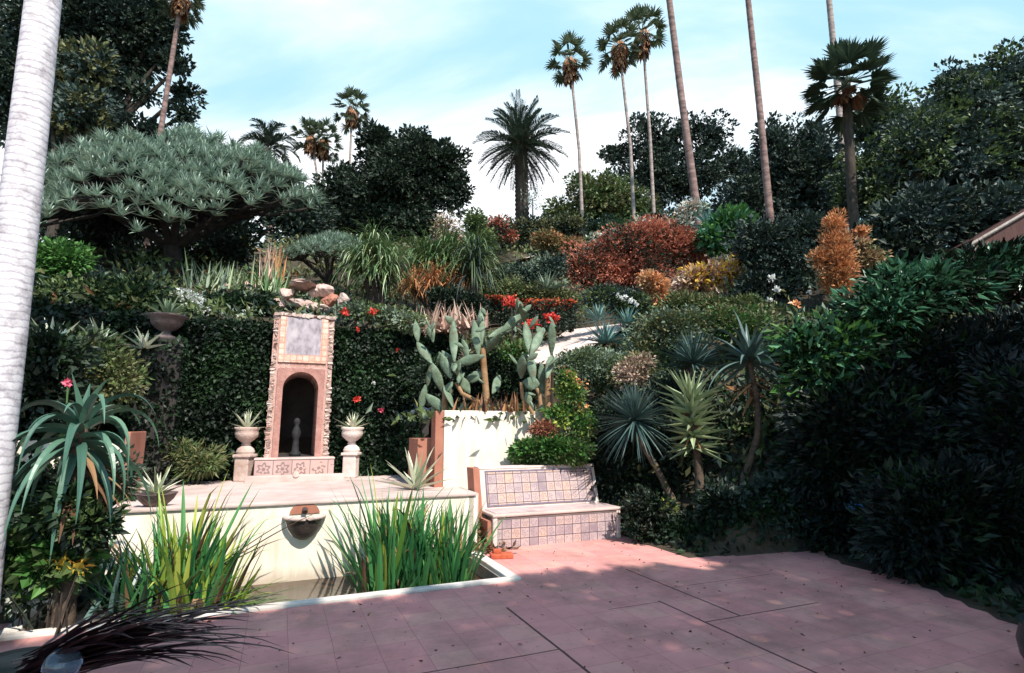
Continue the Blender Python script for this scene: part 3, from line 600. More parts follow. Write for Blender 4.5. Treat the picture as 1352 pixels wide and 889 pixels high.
# ------------------------------------------------------------------ plants: generators
def crown_px(d, ells, clump, ncl, nl, L, Wd, mats, org, seed=None, flat=.8, core=True, droop=.0, up=.0):
    """foliage in clumps over a set of ellipsoids; outlines given in pixels at ground distance d"""
    rr = np.random.default_rng(seed if seed is not None else int(abs(ells[0][0]*7+ells[0][1]*3))+1)
    mb = MB(); E = []
    for e in ells:
        dd = d+(e[4] if len(e) > 4 else 0); c = P(e[0], e[1], dd); s = px2m(c); rx, rz = [max(q*s-.48*clump, .45*q*s) for q in e[2:4]]; E.append((c, np.array([rx, max(.4*rx, flat*math.sqrt(rx*rz)), rz])))
    ar_ = np.array([e[1][0]*e[1][2] for e in E]); ar_ = ar_/ar_.sum()
    for (c, r), w in zip(E, ar_):
        k = max(3, int(ncl*w)); q = rdir(k, rr); e_ph = rr.uniform(0, 6)
        A1, A2 = rdir(2, rr); rad = rr.uniform(.66, 1.04, k)*(1+.16*np.sin(q@A1*5+e_ph)+.10*np.sin(q@A2*9))*np.where(rr.random(k) < .05, 1.2, 1); rad = rad[:, None]; cc = c+q*r*rad; cs = clump*rr.uniform(.6, 1.4, k)
        m = np.maximum(6, (nl*(cs/clump)**2*.9).astype(int)); idx = np.repeat(np.arange(k), m)
        o = rdir(len(idx), rr)*(rr.uniform(.2, 1, len(idx))**.4)[:, None]*cs[idx][:, None]*np.array([1, 1, .75])
        C = cc[idx]+o; D = nrm(o)*.8+q[idx]*.5+rdir(len(idx), rr)*.7+np.array([0, 0, up-droop])
        for mi in range(len(mats)):
            sel = (idx % len(mats)) == mi
            sc = rr.uniform(.5, 1.4, sel.sum()); leaves(mb, C[sel]-org, D[sel], L*sc, Wd*sc*rr.uniform(.7, 1.25, sel.sum()), mi, rr)
        if core:
            n2 = max(30, int(k*7)); q2 = rdir(n2, rr); leaves(mb, c+q2*r*rr.uniform(.1, .66, n2)[:, None]-org, rdir(n2, rr), clump*.9, clump*.8, 0, rr)
    return mb, E
def tree(name, label, cat, d, ells, mats, L, clump, ncl, nl, base=None, bark='bark', tr=.25, group=None, seed=None, aspect=.6, **k):
    c0 = P(ells[0][0], ells[0][1], d); b = down(P(base, ells[0][1], d)) if base else down(c0); clump *= .68; ncl = int(ncl*1.25); nl = int(nl*.62)
    t = thing(name, label, cat, b, group)
    mb, E = crown_px(d, ells, clump, ncl, nl, L, L*aspect, mats, b, seed, **k); mb.build('crown', mats, t)
    mb = MB(); top = E[0][0]-b
    mid = np.array([top[0]*.35+R.normal(0, .1), top[1]*.4, top[2]*.5])
    tube(mb, [(0, 0, -.3), mid*.5, mid, top], [tr*1.25, tr, tr*.8, tr*.3], 8)
    for c, r in E[1:]:
        q = c-b; s = mid*R.uniform(.8, 1.1); tube(mb, [s, (s+q)/2+[0, 0, -.1*abs(q[2])*.3], q], [tr*.5, tr*.35, tr*.1], 6)
    mb.build('trunk', M[bark], t); return t
def shrub(name, label, cat, ells, mats, L, clump, ncl, nl, d=None, at=None, group=None, aspect=.55, stems=True, **k):
    if d is None: p = T(*at); d = p[1]
    c0 = P(ells[0][0], ells[0][1], d); b = down(c0)
    mb, E = crown_px(d, ells, clump, ncl, nl, L, L*aspect, mats, b, **k)
    t = thing(name, label, cat, b, group); mb.build('foliage', mats, t)
    if not stems: return t
    mb = MB()
    for c, r in E:
        for _ in range(2):
            q = c-b+R.normal(0, .15, 3)*r; w = min(1, .25+r[0]); tube(mb, [R.normal(0, .05, 3)*[1, 1, 0]-[0, 0, .1], q*[.4, .4, .5], q], [.028*w, .02*w, .008*w], 5)
    mb.build('stem', M['bark'], t); return t
def palm_trunk(t, path, r0, r1, mat, n=10, rings=40, amp=.04):
    path = np.array(path); s = np.linspace(0, len(path)-1, rings*2); p = np.stack([np.interp(s, np.arange(len(path)), path[:, q]) for q in range(3)], -1)
    rad = np.linspace(r0, r1, rings*2)*(1+amp*np.where(np.arange(rings*2) % 2, 1, -1)); rad[:6] *= np.linspace(1.35, 1.05, 6)
    return tube(MB(), p, rad, n).build('trunk', mat, t, smooth=True)
def washingtonia(label, d, top, base, rpx, trunk='palebark', group=None, nleaf=26, seed=0, skirt=.9, tr=None, straight=None, cat='palm tree'):
    """tall thin fan palm: base, head in pixels, head radius in pixels"""
    c = P(top[0], top[1], d); s = px2m(c); r = rpx*s; b = down(P(base[0], base[1], d)); b0 = b.copy()
    t = thing('tall_fan_palm', label, cat, b, group); tp = c-b
    tr = tr or .003*np.linalg.norm(tp)+.07
    mid = tp*.5+[R.normal(0, .12), 0, 0] if straight is None else tp*.5
    palm_trunk(t, [(0, 0, -.4), mid, tp], tr*1.15, tr*.72, M[trunk], rings=50, amp=.025)
    mb = MB()
    for k in range(nleaf):
        a = k*2.39996+seed; e = math.radians(np.interp(k, [0, nleaf-1], [-42, 78])+R.normal(0, 8)); dr = (math.cos(a)*math.cos(e), math.sin(a)*math.cos(e), math.sin(e))
        fanleaf(mb, tp+R.normal(0, .05, 3)-[0, 0, .25*r*(1-k/nleaf)], dr, r*R.uniform(.5, .68), r*R.uniform(.36, .46), 13, .5, 100, 0, w=r*.085)
    mb.build('leaf_crown', M['fan'], t)
    n = 130; a = R.uniform(0, 6.28, n); h = R.uniform(0, 1, n); rr_ = tr*1.2+.2*r*(1-h*.6)
    C = tp+np.stack([np.cos(a)*rr_*.6, np.sin(a)*rr_*.6, -h*skirt*r*.55+.05*r], -1); D = np.stack([np.cos(a)*.45, np.sin(a)*.45, -1+0*a], -1)
    mb = MB(); blades(mb, C, D, r*.46, r*.13, .5, 3, 'leaf', .1); mb.build('dead_leaf_skirt', M['skirt'], t)
    return t

# ------------------------------------------------------------------ far trees and palms
tree('evergreen_tree', 'huge near black evergreen tree filling the top left corner', 'tree', 30,
     [(95, 40, 120, 75), (30, 120, 70, 80), (170, 30, 60, 55), (125, 110, 42, 50), (110, 165, 62, 40), (215, 20, 42, 30), (212, 78, 24, 18), (236, 88, 16, 12), (240, 122, 20, 16), (242, 152, 12, 14), (175, 178, 52, 18), (186, 122, 18, 12), (160, 75, 36, 26)],
     [M['dark'], M['dark_blue']], .3, .95, 420, 150, base=120, tr=.55)
tree('leafy_tree', 'dull grey green tree beside the white palm trunk at upper left', 'tree', 24,
     [(95, 140, 42, 48), (70, 90, 30, 45), (120, 90, 30, 35)], [M['dark_blue'], M['olive']], .3, .7, 90, 70, tr=.25)
shrub('hedge_bank', 'dark evergreen hedge bank on the crest behind the big dragon tree', 'hedge', [(300, 232, 70, 28), (240, 215, 50, 30), (360, 275, 40, 35), (395, 290, 40, 42), (100, 200, 60, 25), (80, 270, 60, 60), (160, 290, 60, 50), (260, 300, 50, 36), (300, 300, 40, 30)], [M['dark'], M['dark_blue']], .26, .8, 260, 100, d=27)
t = washingtonia('slender palm with reddish skirt against the dark evergreen at upper left', 27, (240, -6), (210, 190), 34, 'redbark', seed=2, skirt=1.3, tr=.15)
t = washingtonia('short bushy fan palm leftmost of the three by the dark round tree', 38, (411, 180), (432, 306), 28, seed=1.2, group=None, skirt=1.3)
t = washingtonia('fan palm with orange skirt standing close beside its shorter twin', 38.6, (427, 184), (430, 308), 29, seed=.4, skirt=1.3)
t = washingtonia('single fan palm rising just left of the dark round tree', 44, (465, 142), (459, 290), 29, seed=2.4, skirt=1.3)
tree('round_tree', 'massive dark rounded tree in the middle of the skyline', 'tree', 37,
     [(535, 235, 62, 52), (497, 195, 24, 36), (550, 190, 30, 24), (582, 222, 36, 36), (600, 252, 25, 26), (515, 275, 70, 42), (452, 250, 34, 34), (545, 305, 50, 26), (420, 285, 26, 36), (470, 290, 50, 30)],
     [M['dark']], .3, .9, 400, 150, tr=.6)
# feathery palm on the left crest
c = P(354, 197, 31); b = down(P(362, 290, 31)); t = thing('feather_palm', 'bluish feathery palm with drooping fronds above the big dragon tree', 'palm tree', b)
tp = c-b; palm_trunk(t, [(0, 0, -.3), tp*.5+[.1, 0, 0], tp], .26, .2, M['redbark'])
mb = MB()
for k in range(22):
    a = k*2.4; e = math.radians(np.interp(k, [0, 21], [-15, 80])); frond(mb, tp, (math.cos(a)*math.cos(e), math.sin(a)*math.cos(e), math.sin(e)), R.uniform(1.7, 2.2), 1.5, 40, .6, .075, hang=1.0)
mb.build('leaf_crown', M['date'], t)
n = 40; a = R.uniform(0, 6.28, n); mb = MB(); blades(mb, tp-np.stack([0*a, 0*a, R.uniform(.1, .9, n)], -1), np.stack([np.cos(a)*.5, np.sin(a)*.5, -1+0*a], -1), .9, .14, .4, 3, 'leaf'); mb.build('dead_leaf_skirt', M['skirt'], t)

# canary date palm
c = P(688, 193, 36); b = down(P(690, 300, 36)); t = thing('date_palm', 'broad date palm with a round head of arching fronds on the skyline', 'palm tree', b); tp = c-b
palm_trunk(t, [(0, 0, -.4), tp*.5, tp-[0, 0, .1]], .5, .46, M['bark'], rings=24, amp=.08)
mb = MB(); nf = 84
for k in range(nf):
    a = k*2.39996; e = math.radians(np.interp(k, [0, nf-1], [-48, 84])+R.normal(0, 5)); frond(mb, tp+R.normal(0, .1, 3), (math.cos(a)*math.cos(e), math.sin(a)*math.cos(e), math.sin(e)), R.uniform(2.9, 3.5), .62, 46, .52, .075, hang=.25, vee=.45)
mb.build('leaf_crown', M['date'], t)
n = 60; a = R.uniform(0, 6.28, n); mb = MB(); blades(mb, tp+np.stack([np.cos(a)*.3, np.sin(a)*.3, R.uniform(-.5, .5, n)], -1), np.stack([np.cos(a)*.7, np.sin(a)*.7, .5+0*a], -1), .8, .12, .2, 3, 'leaf'); mb.build('orange_stalks', M['skirt'], t)

washingtonia('tall fan palm with hanging skirt nearest the round date palm', 34, (752, 76), (770, 305), 33, seed=.2, skirt=1.7)
washingtonia('tall fan palm, left one of the touching pair of heads', 34, (817, 58), (838, 300), 36, seed=1.7, skirt=1.5)
washingtonia('tallest fan palm head, right one of the touching pair', 35, (848, 42), (864, 296), 35, seed=2.9, skirt=1.5)
washingtonia('bare reddish palm trunk leaning left above the red bush', 25, (868, -125), (932, 305), 46, 'redbark', seed=.8, tr=.185)
washingtonia('bare pinkish palm trunk running off the top left of the broad fan palm', 25, (976, -110), (1018, 280), 46, 'redbark', seed=1.4, tr=.175)
washingtonia('bare grey palm trunk rising behind the broad dark fan palm', 27, (1082, -130), (1108, 255), 46, seed=2.2, tr=.18)
# dark broad fan palm
d = 19; c = P(1117, 108, d); b = down(P(1128, 330, d)); t = thing('broad_fan_palm', 'broad dark fan palm with stiff leaves and brown dead fronds', 'palm tree', b); tp = c-b
palm_trunk(t, [(0, 0, -.3), tp*.5+[-.05, 0, 0], tp], .19, .16, M['bark'], rings=30, amp=.06)
mb = MB(); s = px2m(c)
for k in range(32):
    a = k*2.39996+.4; e = math.radians(np.interp(k, [0, 31], [-48, 75])+R.normal(0, 7)); fanleaf(mb, tp-[0, 0, .35*(1-k/31)], (math.cos(a)*math.cos(e), math.sin(a)*math.cos(e), math.sin(e)), R.uniform(.75, 1.05), R.uniform(.72, .95), 24, .3, 92, 0, w=.14)
mb.build('leaf_crown', M['fan_dark'], t); mb = MB()
for k in range(4):
    a = R.uniform(0, 6.28); fanleaf(mb, tp-[0, 0, .2], (math.cos(a)*.6, math.sin(a)*.6, -.8), .5, .65, 14, .8, 80)
mb.build('dead_leaf_skirt', M['skirt'], t)

tree('skyline_tree', 'dark airy tree on the skyline behind the three tall fan palms', 'tree', 44,
     [(868, 195, 48, 40), (812, 205, 26, 24), (905, 168, 30, 20), (940, 178, 28, 26), (850, 160, 22, 14), (930, 225, 50, 40), (880, 240, 70, 40), (972, 215, 20, 30)], [M['dark'], M['dark_blue']], .3, .9, 210, 110, tr=.35)
tree('leafy_tree', 'mid green rounded tree behind the slim palm trunks', 'tree', 37, [(795, 262, 48, 38), (745, 285, 28, 30), (835, 275, 40, 30)], [M['green'], M['olive']], .24, .75, 160, 110, tr=.25)
tree('dark_tree', 'dark blue green tree behind the bare pinkish palm trunk', 'tree', 28,
     [(1030, 215, 40, 48), (1075, 210, 52, 52), (1050, 265, 80, 60), (990, 275, 48, 48), (1018, 180, 24, 26), (1000, 225, 26, 26)], [M['dark_blue'], M['dark']], .22, .7, 280, 120, tr=.3)
tree('dark_tree', 'dense dark tree between the broad fan palm and the right edge', 'tree', 23,
     [(1185, 175, 48, 55), (1160, 240, 60, 60), (1215, 230, 60, 60), (1150, 150, 26, 26)], [M['dark_blue'], M['green']], .2, .65, 260, 110, tr=.3)
tree('thin_topped_tree', 'tall thin topped brownish tree against the sky at the right edge', 'tree', 18,
     [(1210, 185, 50, 45), (1285, 150, 60, 60), (1340, 110, 50, 60), (1260, 110, 36, 30), (1250, 215, 70, 60), (1340, 220, 60, 80), (1400, 180, 60, 90)], [M['dark_blue'], M['dark_blue'], M['green']], .17, .6, 420, 90, tr=.22)
tree('dark_tree', 'low spreading dark tree filling the slope below the thin topped tree', 'tree', 15.5,
     [(1220, 300, 80, 50), (1300, 290, 60, 60), (1380, 300, 60, 70), (1180, 330, 50, 40)], [M['dark_blue'], M['dark']], .2, .55, 260, 70, tr=.16)
SH2 = [('dark hedge bush on the crest behind the rust red bush', [(860, 300, 40, 18), (910, 295, 40, 22), (820, 306, 30, 14)], 33), ('dark hedge bush on the crest below the mid green rounded tree', [(760, 306, 34, 16), (800, 306, 34, 16)], 35), ('dark bush filling the crest left of the date palm', [(640, 318, 30, 14), (600, 322, 30, 14), (670, 312, 26, 12)], 33)]
for lb, el_, d_ in SH2:
    mb, E = crown_px(d_, el_, .5, 120, 60, .2, .11, [M['dark_blue'], M['green']], down(P(el_[0][0], el_[0][1], d_))); t = thing('crest_bush', lb, 'bush', down(P(el_[0][0], el_[0][1], d_))); mb.build('foliage', [M['dark_blue'], M['green']], t)
b = T(703, 328); t = thing('sapling', 'thin pale sapling in front of the date palm trunk', 'sapling', b)
tp = P(703, 262, b[1])-b; mb = MB(); tube(mb, [(0, 0, -.2), tp*.5+[.03, 0, 0], tp], [.09, .07, .04], 7); mb.build('trunk', M['wood'], t)
mb = MB(); n = 160; leaves(mb, tp+R.normal(0, .35, (n, 3))*[1, 1, 1.2], rdir(n), .22, .08); mb.build('crown', M['silver'], t)

# ------------------------------------------------------------------ dragon trees
def dragon(label, d, cx, base, rx, top, bot, nros, leafL, trunkr, lw=.035, tilt=1.0, nl=26):
    """umbrella of leaf rosettes on forking limbs; crown ellipse in pixels"""
    c = P(cx, bot, d); s = px2m(c); rxm = rx*s; hz = (bot-top)*s; b = down(P(base[0], base[1], d)); t = thing('dragon_tree', label, 'tree', b)
    mb = MB(); ml = MB(); k = nros; i = np.arange(k)+.5; rr_ = np.sqrt(i/k); a = i*2.39996
    ty = np.stack([np.cos(a)*rr_*rxm, np.sin(a)*rr_*rxm*.85, hz*np.sqrt(np.maximum(0, 1-rr_**2*.97))*R.uniform(.82, 1.05, k)], -1)
    ty[:, 2] += tilt*ty[:, 1]/(rxm*.85)+np.where(ty[:, 1] < 0, .0, -.25*tilt*ty[:, 1]/(rxm*.85)); ty += R.normal(0, .035*rxm, (k, 3))*[1, 1, .8]; C = c+ty-b
    C[:, 2] += .10*hz*(np.sin(ty[:, 0]*2.6+1)+np.sin(ty[:, 1]*2.9+ty[:, 0]*1.3)); C[:, :2] += ty[:, :2]*(.07*np.sin(a*3+.5)+.05*np.sin(a*7))[:, None]
    for q, o in zip(C, ty):
        ax = nrm(np.array([o[0]*.45, o[1]*.45-.25*rxm*.3, hz*1.1])+R.normal(0, .1, 3)*hz); rosette(ml, q, nl, leafL, lw, (12, 86), .12, 3, 'taper', 0, .3, axis=ax, jit=.15, r0=.03)
    ml.build('leaf_crown', M['dragon'], t)
    f0 = np.array([(c-b)[0]*.25, (c-b)[1]*.3, (c-b)[2]*.45]); tube(mb, [(0, 0, -.3), f0*.5, f0], [trunkr*1.3, trunkr, trunkr*.95], 12)
    lim = [np.array([math.cos(g)*.5*rxm, math.sin(g)*.42*rxm, (c-b)[2]-f0[2]+hz*.22])*[1, 1, .75]+f0+[(c-b)[0]*.7, (c-b)[1]*.7, 0] for g in np.arange(9)*2.39996*.29*2.4]
    for q in lim: tube(mb, [f0*.9, f0+(q-f0)*.5+[0, 0, .02], q], [trunkr*.55, trunkr*.42, trunkr*.3], 8)
    for q in C[::2]:
        z = min(lim, key=lambda w: np.linalg.norm(w-q)); tube(mb, [z, (z+q)/2-[0, 0, .08*np.linalg.norm(q-z)], q], [trunkr*.3, trunkr*.2, trunkr*.14], 6)
    mb.build('trunk', M['dragonbark'], t); return t
dragon('huge umbrella shaped dragon tree with grey green leaf tufts at left', 13.2, 216, (228, 372), 165, 184, 284, 1080, .29, .2, .05, tilt=1.6, nl=18)
dragon('small umbrella shaped dragon tree above the pink fountain', 14.5, 428, (437, 388), 55, 314, 342, 210, .17, .10, .03, tilt=.4, nl=18)

# ------------------------------------------------------------------ left slope
SH = shrub
SH('clipped_shrub', 'bright green domed shrub under the big dragon tree beside the white trunk', 'shrub', [(78, 343, 36, 22), (60, 340, 22, 20)], [M['bright']], .09, .22, 120, 60, d=10.5)
SH('hedge', 'dark green hedge mass on the bank below the bright domed shrub', 'hedge', [(95, 400, 70, 30), (170, 395, 60, 25), (60, 430, 50, 40), (150, 440, 70, 40)], [M['ivy'], M['green']], .1, .28, 260, 80, d=9.6)
SH('boxed_hedge', 'low flat dark hedge right of the dark urn', 'hedge', [(300, 402, 55, 13), (262, 404, 28, 10), (335, 404, 28, 12)], [M['ivy']], .07, .16, 170, 60, d=11.0)
SH('bush', 'dark leafy bush in the shade under the big dragon tree', 'bush', [(175, 355, 60, 30), (120, 330, 40, 30), (240, 350, 50, 30), (150, 290, 60, 28), (300, 330, 45, 25)], [M['dark']], .14, .35, 180, 60, d=14.5)
SH('silver_shrub', 'small silvery white shrub beside the dark urn', 'shrub', [(252, 398, 20, 11), (240, 390, 12, 8), (272, 408, 14, 6)], [M['silver'], M['whiteflower']], .06, .12, 60, 24, d=10.3, core=False)
SH('silver_groundcover', 'thin line of white flowers trailing along the top of the dark ivy wall', 'flowers', [(310, 415, 40, 3), (280, 412, 18, 4)], [M['silver'], M['greygreen']], .045, .07, 26, 8, d=10.35, core=False)
SH('olive_bush', 'twiggy olive bush on the bank above the big arching aloe', 'bush', [(120, 475, 38, 35), (150, 500, 30, 35), (100, 510, 30, 25)], [M['olive'], M['green']], .08, .22, 90, 40, d=7.8, core=False)
SH('dark_bush', 'dark bush behind the arching leaves of the big aloe', 'bush', [(50, 520, 45, 50), (30, 600, 35, 70), (60, 650, 50, 50), (120, 640, 40, 45), (60, 470, 50, 30)], [M['ivy'], M['dark']], .1, .3, 240, 70, d=6.9)
SH('grass_clump', 'grassy green clump at the terrace edge left of the left urn', 'plant', [(265, 610, 28, 18), (240, 600, 14, 20)], [M['green'], M['olive']], .13, .15, 60, 30, d=9.0, aspect=.2)
def clump(name, label, cat, base, n, L, Wd, el, droop, mat, spread=.15, nseg=4, prof='taper', thick=0.0, d=None, fold=.25, lean=(0, 0, 0), z=None, group=None, stiff=1.6):
    """tuft of strap leaves rising from the ground"""
    b = P(base[0], base[1], d) if d else T(*base)
    if z is not None: b[2] = z
    mb = MB(); g = R.uniform(0, 6.28, n); e = np.radians(R.uniform(el[0], el[1], n)); D = np.stack([np.cos(g)*np.cos(e), np.sin(g)*np.cos(e), np.sin(e)], -1)+np.array(lean)
    C = np.stack([R.normal(0, spread, n), R.normal(0, spread, n), np.zeros(n)], -1); ms = mat if isinstance(mat, list) else [mat]
    for k in range(len(ms)):
        s = slice(k, None, len(ms)); blades(mb, C[s], D[s], L*R.uniform(.6, 1.15, len(C[s])), Wd, droop, nseg, prof, fold, thick, k, stiff)
    o = mb.build(name, ms, loc=b); return tag(o, label, cat, group)
def agave(name, label, base, n, L, Wd, mat, el=(5, 80), droop=.15, d=None, z=None, cat='agave', thick=.22, group=None, off=(0, 0, 0)):
    b = P(base[0], base[1], d) if d else T(*base)
    if z is not None: b[2] = z
    mb = MB(); rosette(mb, (0, 0, 0.02), n, L, Wd, el, droop, 5, 'taper', thick, .3, jit=.1, r0=.03)
    return tag(mb.build(name, mat, loc=b+np.array(off)), label, cat, group)
agave('agave', 'white striped spiky plant high on the bank next to the white trunk', (66, 466), 16, .55, .10, M['agave_white'], d=7.6, el=(15, 85))
agave('agave', 'smaller white striped spiky plant right of the larger one on the bank', (132, 458), 14, .42, .08, M['agave_white'], d=8.0, el=(5, 80))
agave('agave', 'pale spiky plant low beside the dark urn', (190, 462), 12, .36, .07, M['agave_white'], d=8.6, el=(5, 75))
agave('agave', 'grey spiky plant half hidden near the olive bush', (90, 462), 12, .40, .07, M['agave_white'], d=7.7, el=(-5, 60))
# dark urn on the wall with its agave
def urn(name, label, loc, prof, mat, pedestal=None):
    t = thing(name, label, 'urn', loc)
    if pedestal: pedestal(t)
    mb = MB(); lathe(mb, prof, 28); mb.build('bowl', mat, t, smooth=True); return t
p = PV(218, 449, 4.86)
urn('stone_urn', 'dark wide rimmed urn standing up on the ivy covered wall', p, [(0, 0), (.16, 0), (.16, .05), (.08, .09), (.07, .14), (.16, .19), (.24, .28), (.25, .36), (.30, .385), (.31, .41), (.28, .42), (.24, .40), (0, .38)], M['urn_dark'])
mb = MB(); box(mb, (-.3, -.3, .6-p[2]), (.3, .3, 0.0), bev=.02); t = thing('urn_plinth', 'tall ivy covered plinth under the dark urn', 'plinth', p, None, TH); mb.build('pier', M['core'], t); n = 7000; q = R.uniform(-1, 1, (n, 3)); q[:, :2] /= np.maximum(np.abs(q[:, :2]).max(1, keepdims=True), .9); mb = MB(); leaves(mb, q*[.36, .36, (p[2]-.6)/2]+[0, 0, -(p[2]-.6)/2], rdir(n)+[0, 0, -.4], .08, .065); mb.build('ivy', M['ivy'], t)
agave('agave', 'spiky grey agave growing in the dark urn', (218, 449), 18, .40, .07, M['aloe_pale'], el=(25, 85), d=p[1], off=(0, 0, .37))
# pedestal urns by the fountain
def ped(t, mat):
    mb = MB(); box(mb, (-.12, -.12, 0), (.12, .12, .40), bev=.02); box(mb, (-.15, -.15, .40), (.15, .15, .45), bev=.015); lathe(mb, [(.14, .45), (.15, .49), (.13, .54), (.07, .59), (.06, .62)], 24); mb.build('pedestal', mat, t)
UP = [(0, .60), (.09, .60), (.07, .64), (.13, .68), (.20, .74), (.215, .80), (.20, .85), (.23, .88), (.22, .905), (.17, .89), (0, .87)]
ps = []
for u, mat, lb, la in ((-3.02, 'urn', 'weathered clay urn on a pedestal left of the fountain arch', 'small spiky plant in the left pedestal urn'), (-1.26, 'urn_white', 'pale plaster urn on a pedestal right of the fountain arch', 'small pale spiky plant in the right pedestal urn')):
    q = X(u, 4.85, .705); ps.append(q); urn('pedestal_urn', lb, q, np.array(UP)*[.9, 1.0], M[mat], lambda t, m_=mat: ped(t, M[m_]))
    mb = MB(); rosette(mb, (0, 0, 0), 16, .34, .06, (15, 85), .12, 4, 'taper', .2, .3, r0=.03); tag(mb.build('agave', M['agave_white'], loc=q+[0, 0, .87]), la, 'agave')
# bowl with bromeliad, left end of the terrace wall
q = X(-3.72, 1.62, .742); t = thing('planter_bowl', 'low dark planter bowl on the terrace wall behind the left iris', 'planter', q)
mb = MB(); lathe(mb, [(0, 0), (.1, 0), (.17, .07), (.2, .13), (.21, .14), (.19, .14), (0, .11)], 24); mb.build('bowl', M['urn_dark'], t, smooth=True)
mb = MB(); rosette(mb, (0, 0, 0), 22, .36, .05, (5, 80), .25, 4, 'taper', .15, .3, r0=.02); tag(mb.build('agave', M['agave_white'], loc=q+[0, 0, .11]), 'cream striped spiky plant in the low dark bowl', 'agave')
q = X(-.62, 2.4, .705); mb = MB(); rosette(mb, (0, 0, .02), 18, .62, .085, (10, 82), .12, 4, 'taper', .2, .3, r0=.03)
tag(mb.build('agave', M['agave_white'], loc=q), 'cream striped spiky agave on the terrace left of the cream planter wall', 'agave')

# ------------------------------------------------------------------ above the fountain
rr = np.random.default_rng(11)
def rock(mb, c, r, seed):
    import bmesh
    g = np.random.default_rng(seed); bm = bmesh.new(); bmesh.ops.create_icosphere(bm, subdivisions=3, radius=1.25)
    q = nrm(g.normal(size=(9, 3)))
    for v in bm.verts:
        n = np.array(v.co); k = min(1.0, .62/max((q@n).max(), .05))*(1+.05*math.sin(n[0]*9+n[2]*7+seed)+.03*math.sin(n[1]*17-n[2]*13)); v.co = tuple(np.array(c)+n*k*np.array(r))
    return from_bm(mb, bm)
t = thing('rock_grotto', 'pile of pinkish rocks with a dark gap above the fountain panel', 'rockwork', X(-2.2, 6.1, 3.4))
for k, (px, py, rx, rz) in enumerate(((378, 388, 17, 13), (398, 377, 30, 6), (424, 383, 17, 14), (370, 402, 13, 11), (396, 401, 24, 11), (434, 399, 15, 13), (452, 396, 11, 10), (415, 408, 20, 7))):
    q = P(px, py, 11.6+.2*(k % 3)); s = px2m(q); mb = MB(); rock(mb, (0, 0, 0), (rx*s*.8, rx*s*.7, rz*s*.8), k); mb.build('rock', M['stone'] if k != 5 else M['terrastucco'], t, q-X(-2.2, 6.1, 3.4), smooth=False, rotz=0)
t.rotation_euler = (0, 0, 0)
clump('aloe_clump', 'pale green upright spiky clump on the bank right of the big dragon tree', 'plant', (285, 388), 70, .75, .06, (50, 88), .1, [M['aloe_pale'], M['greygreen']], .28, d=12.2)
clump('aloe_clump', 'olive spiky clump right of the pale upright clump', 'plant', (322, 390), 50, .6, .05, (40, 85), .2, [M['olive'], M['aloe_pale']], .22, d=12.2)
clump('aloe_clump', 'green spiky clump left of the small dragon tree', 'plant', (352, 388), 50, .8, .05, (45, 88), .2, [M['reed'], M['aloe_pale']], .2, d=12.4)
for k, (px, lb) in enumerate(((303, 'pale pink rounded stone under the pale upright clump'), (322, 'pink stone next to the olive spiky clump'), (338, 'reddish stone left of the rock pile'))):
    q = T(px, 390-k); mb = MB(); rock(mb, (0, 0, .1), (.16, .14, .2), 40+k); tag(mb.build('garden_stone', M['stone'], loc=q), lb, 'stone')
clump('torch_lily', 'pinkish upright flower stalk beside the gap under the dragon tree', 'flower', (351, 372), 26, .95, .035, (70, 90), .1, M['pinkgrass'], .05, d=13.0)
clump('torch_lily', 'orange upright flower stalk right of the pinkish one', 'flower', (366, 372), 22, .95, .03, (72, 90), .1, M['orange'], .05, d=13.0)
def weeper(name, label, cat, d, head, rpx, lpx, n, wd, mats, base=None, group=None, bark='bark', el=(-10, 80), tr=.1):
    """a tree whose straps hang from one or several heads"""
    c = [P(h[0], h[1], d) for h in head]; b = down(P(base[0], base[1], d)) if base else down(c[0]); s = px2m(c[0])
    t = thing(name, label, cat, b, group); mb = MB(); tm = MB()
    for q in c:
        g = R.uniform(0, 6.28, n); e = np.radians(R.uniform(el[0], el[1], n)); D = np.stack([np.cos(g)*np.cos(e), np.sin(g)*np.cos(e), np.sin(e)], -1)
        C = q-b+rdir(n)*(rpx*s*.35)
        for k in range(len(mats)):
            sl_ = slice(k, None, len(mats)); blades(mb, C[sl_], D[sl_], lpx*s*R.uniform(.6, 1.15, len(C[sl_])), wd, R.uniform(1.2, 2.4, len(C[sl_])), 6, 'strap', .15, mat=k, stiff=.7)
        tube(tm, [(0, 0, -.2), (q-b)*[.4, .4, .5], q-b], [tr*1.6, tr, tr*.6], 8)
    mb.build('leaf_crown', mats, t); tm.build('trunk', M[bark], t); return t
weeper('ponytail_palm', 'weeping green grass like tree right of the small dragon tree', 'tree', 13.4, [(495, 335), (478, 352), (512, 355), (497, 365)], 22, 62, 170, .03, [M['reed'], M['green'], M['aloe_pale']], base=(497, 405))
weeper('ponytail_palm', 'wide weeping bright green tuft above the orange dry skirt', 'tree', 16.0, [(560, 345), (590, 340), (622, 342), (575, 355), (607, 352)], 26, 52, 190, .04, [M['reed'], M['green']], base=(585, 400))
weeper('ponytail_palm', 'narrow dark weeping tree left of the red topped hedges', 'tree', 13.6, [(626, 345), (624, 365)], 14, 70, 170, .03, [M['green'], M['dark_blue']], base=(628, 420))
weeper('dry_grass', 'orange brown dry hanging grass below the wide weeping tuft', 'grass', 15.0, [(545, 380), (570, 378), (600, 378)], 18, 42, 130, .03, [M['dry'], M['orange']], base=(575, 408))
SH('bush', 'dark bush under the orange dry grass', 'bush', [(592, 398, 26, 16), (620, 405, 20, 16)], [M['dark'], M['ivy']], .1, .25, 60, 60, d=13.0)
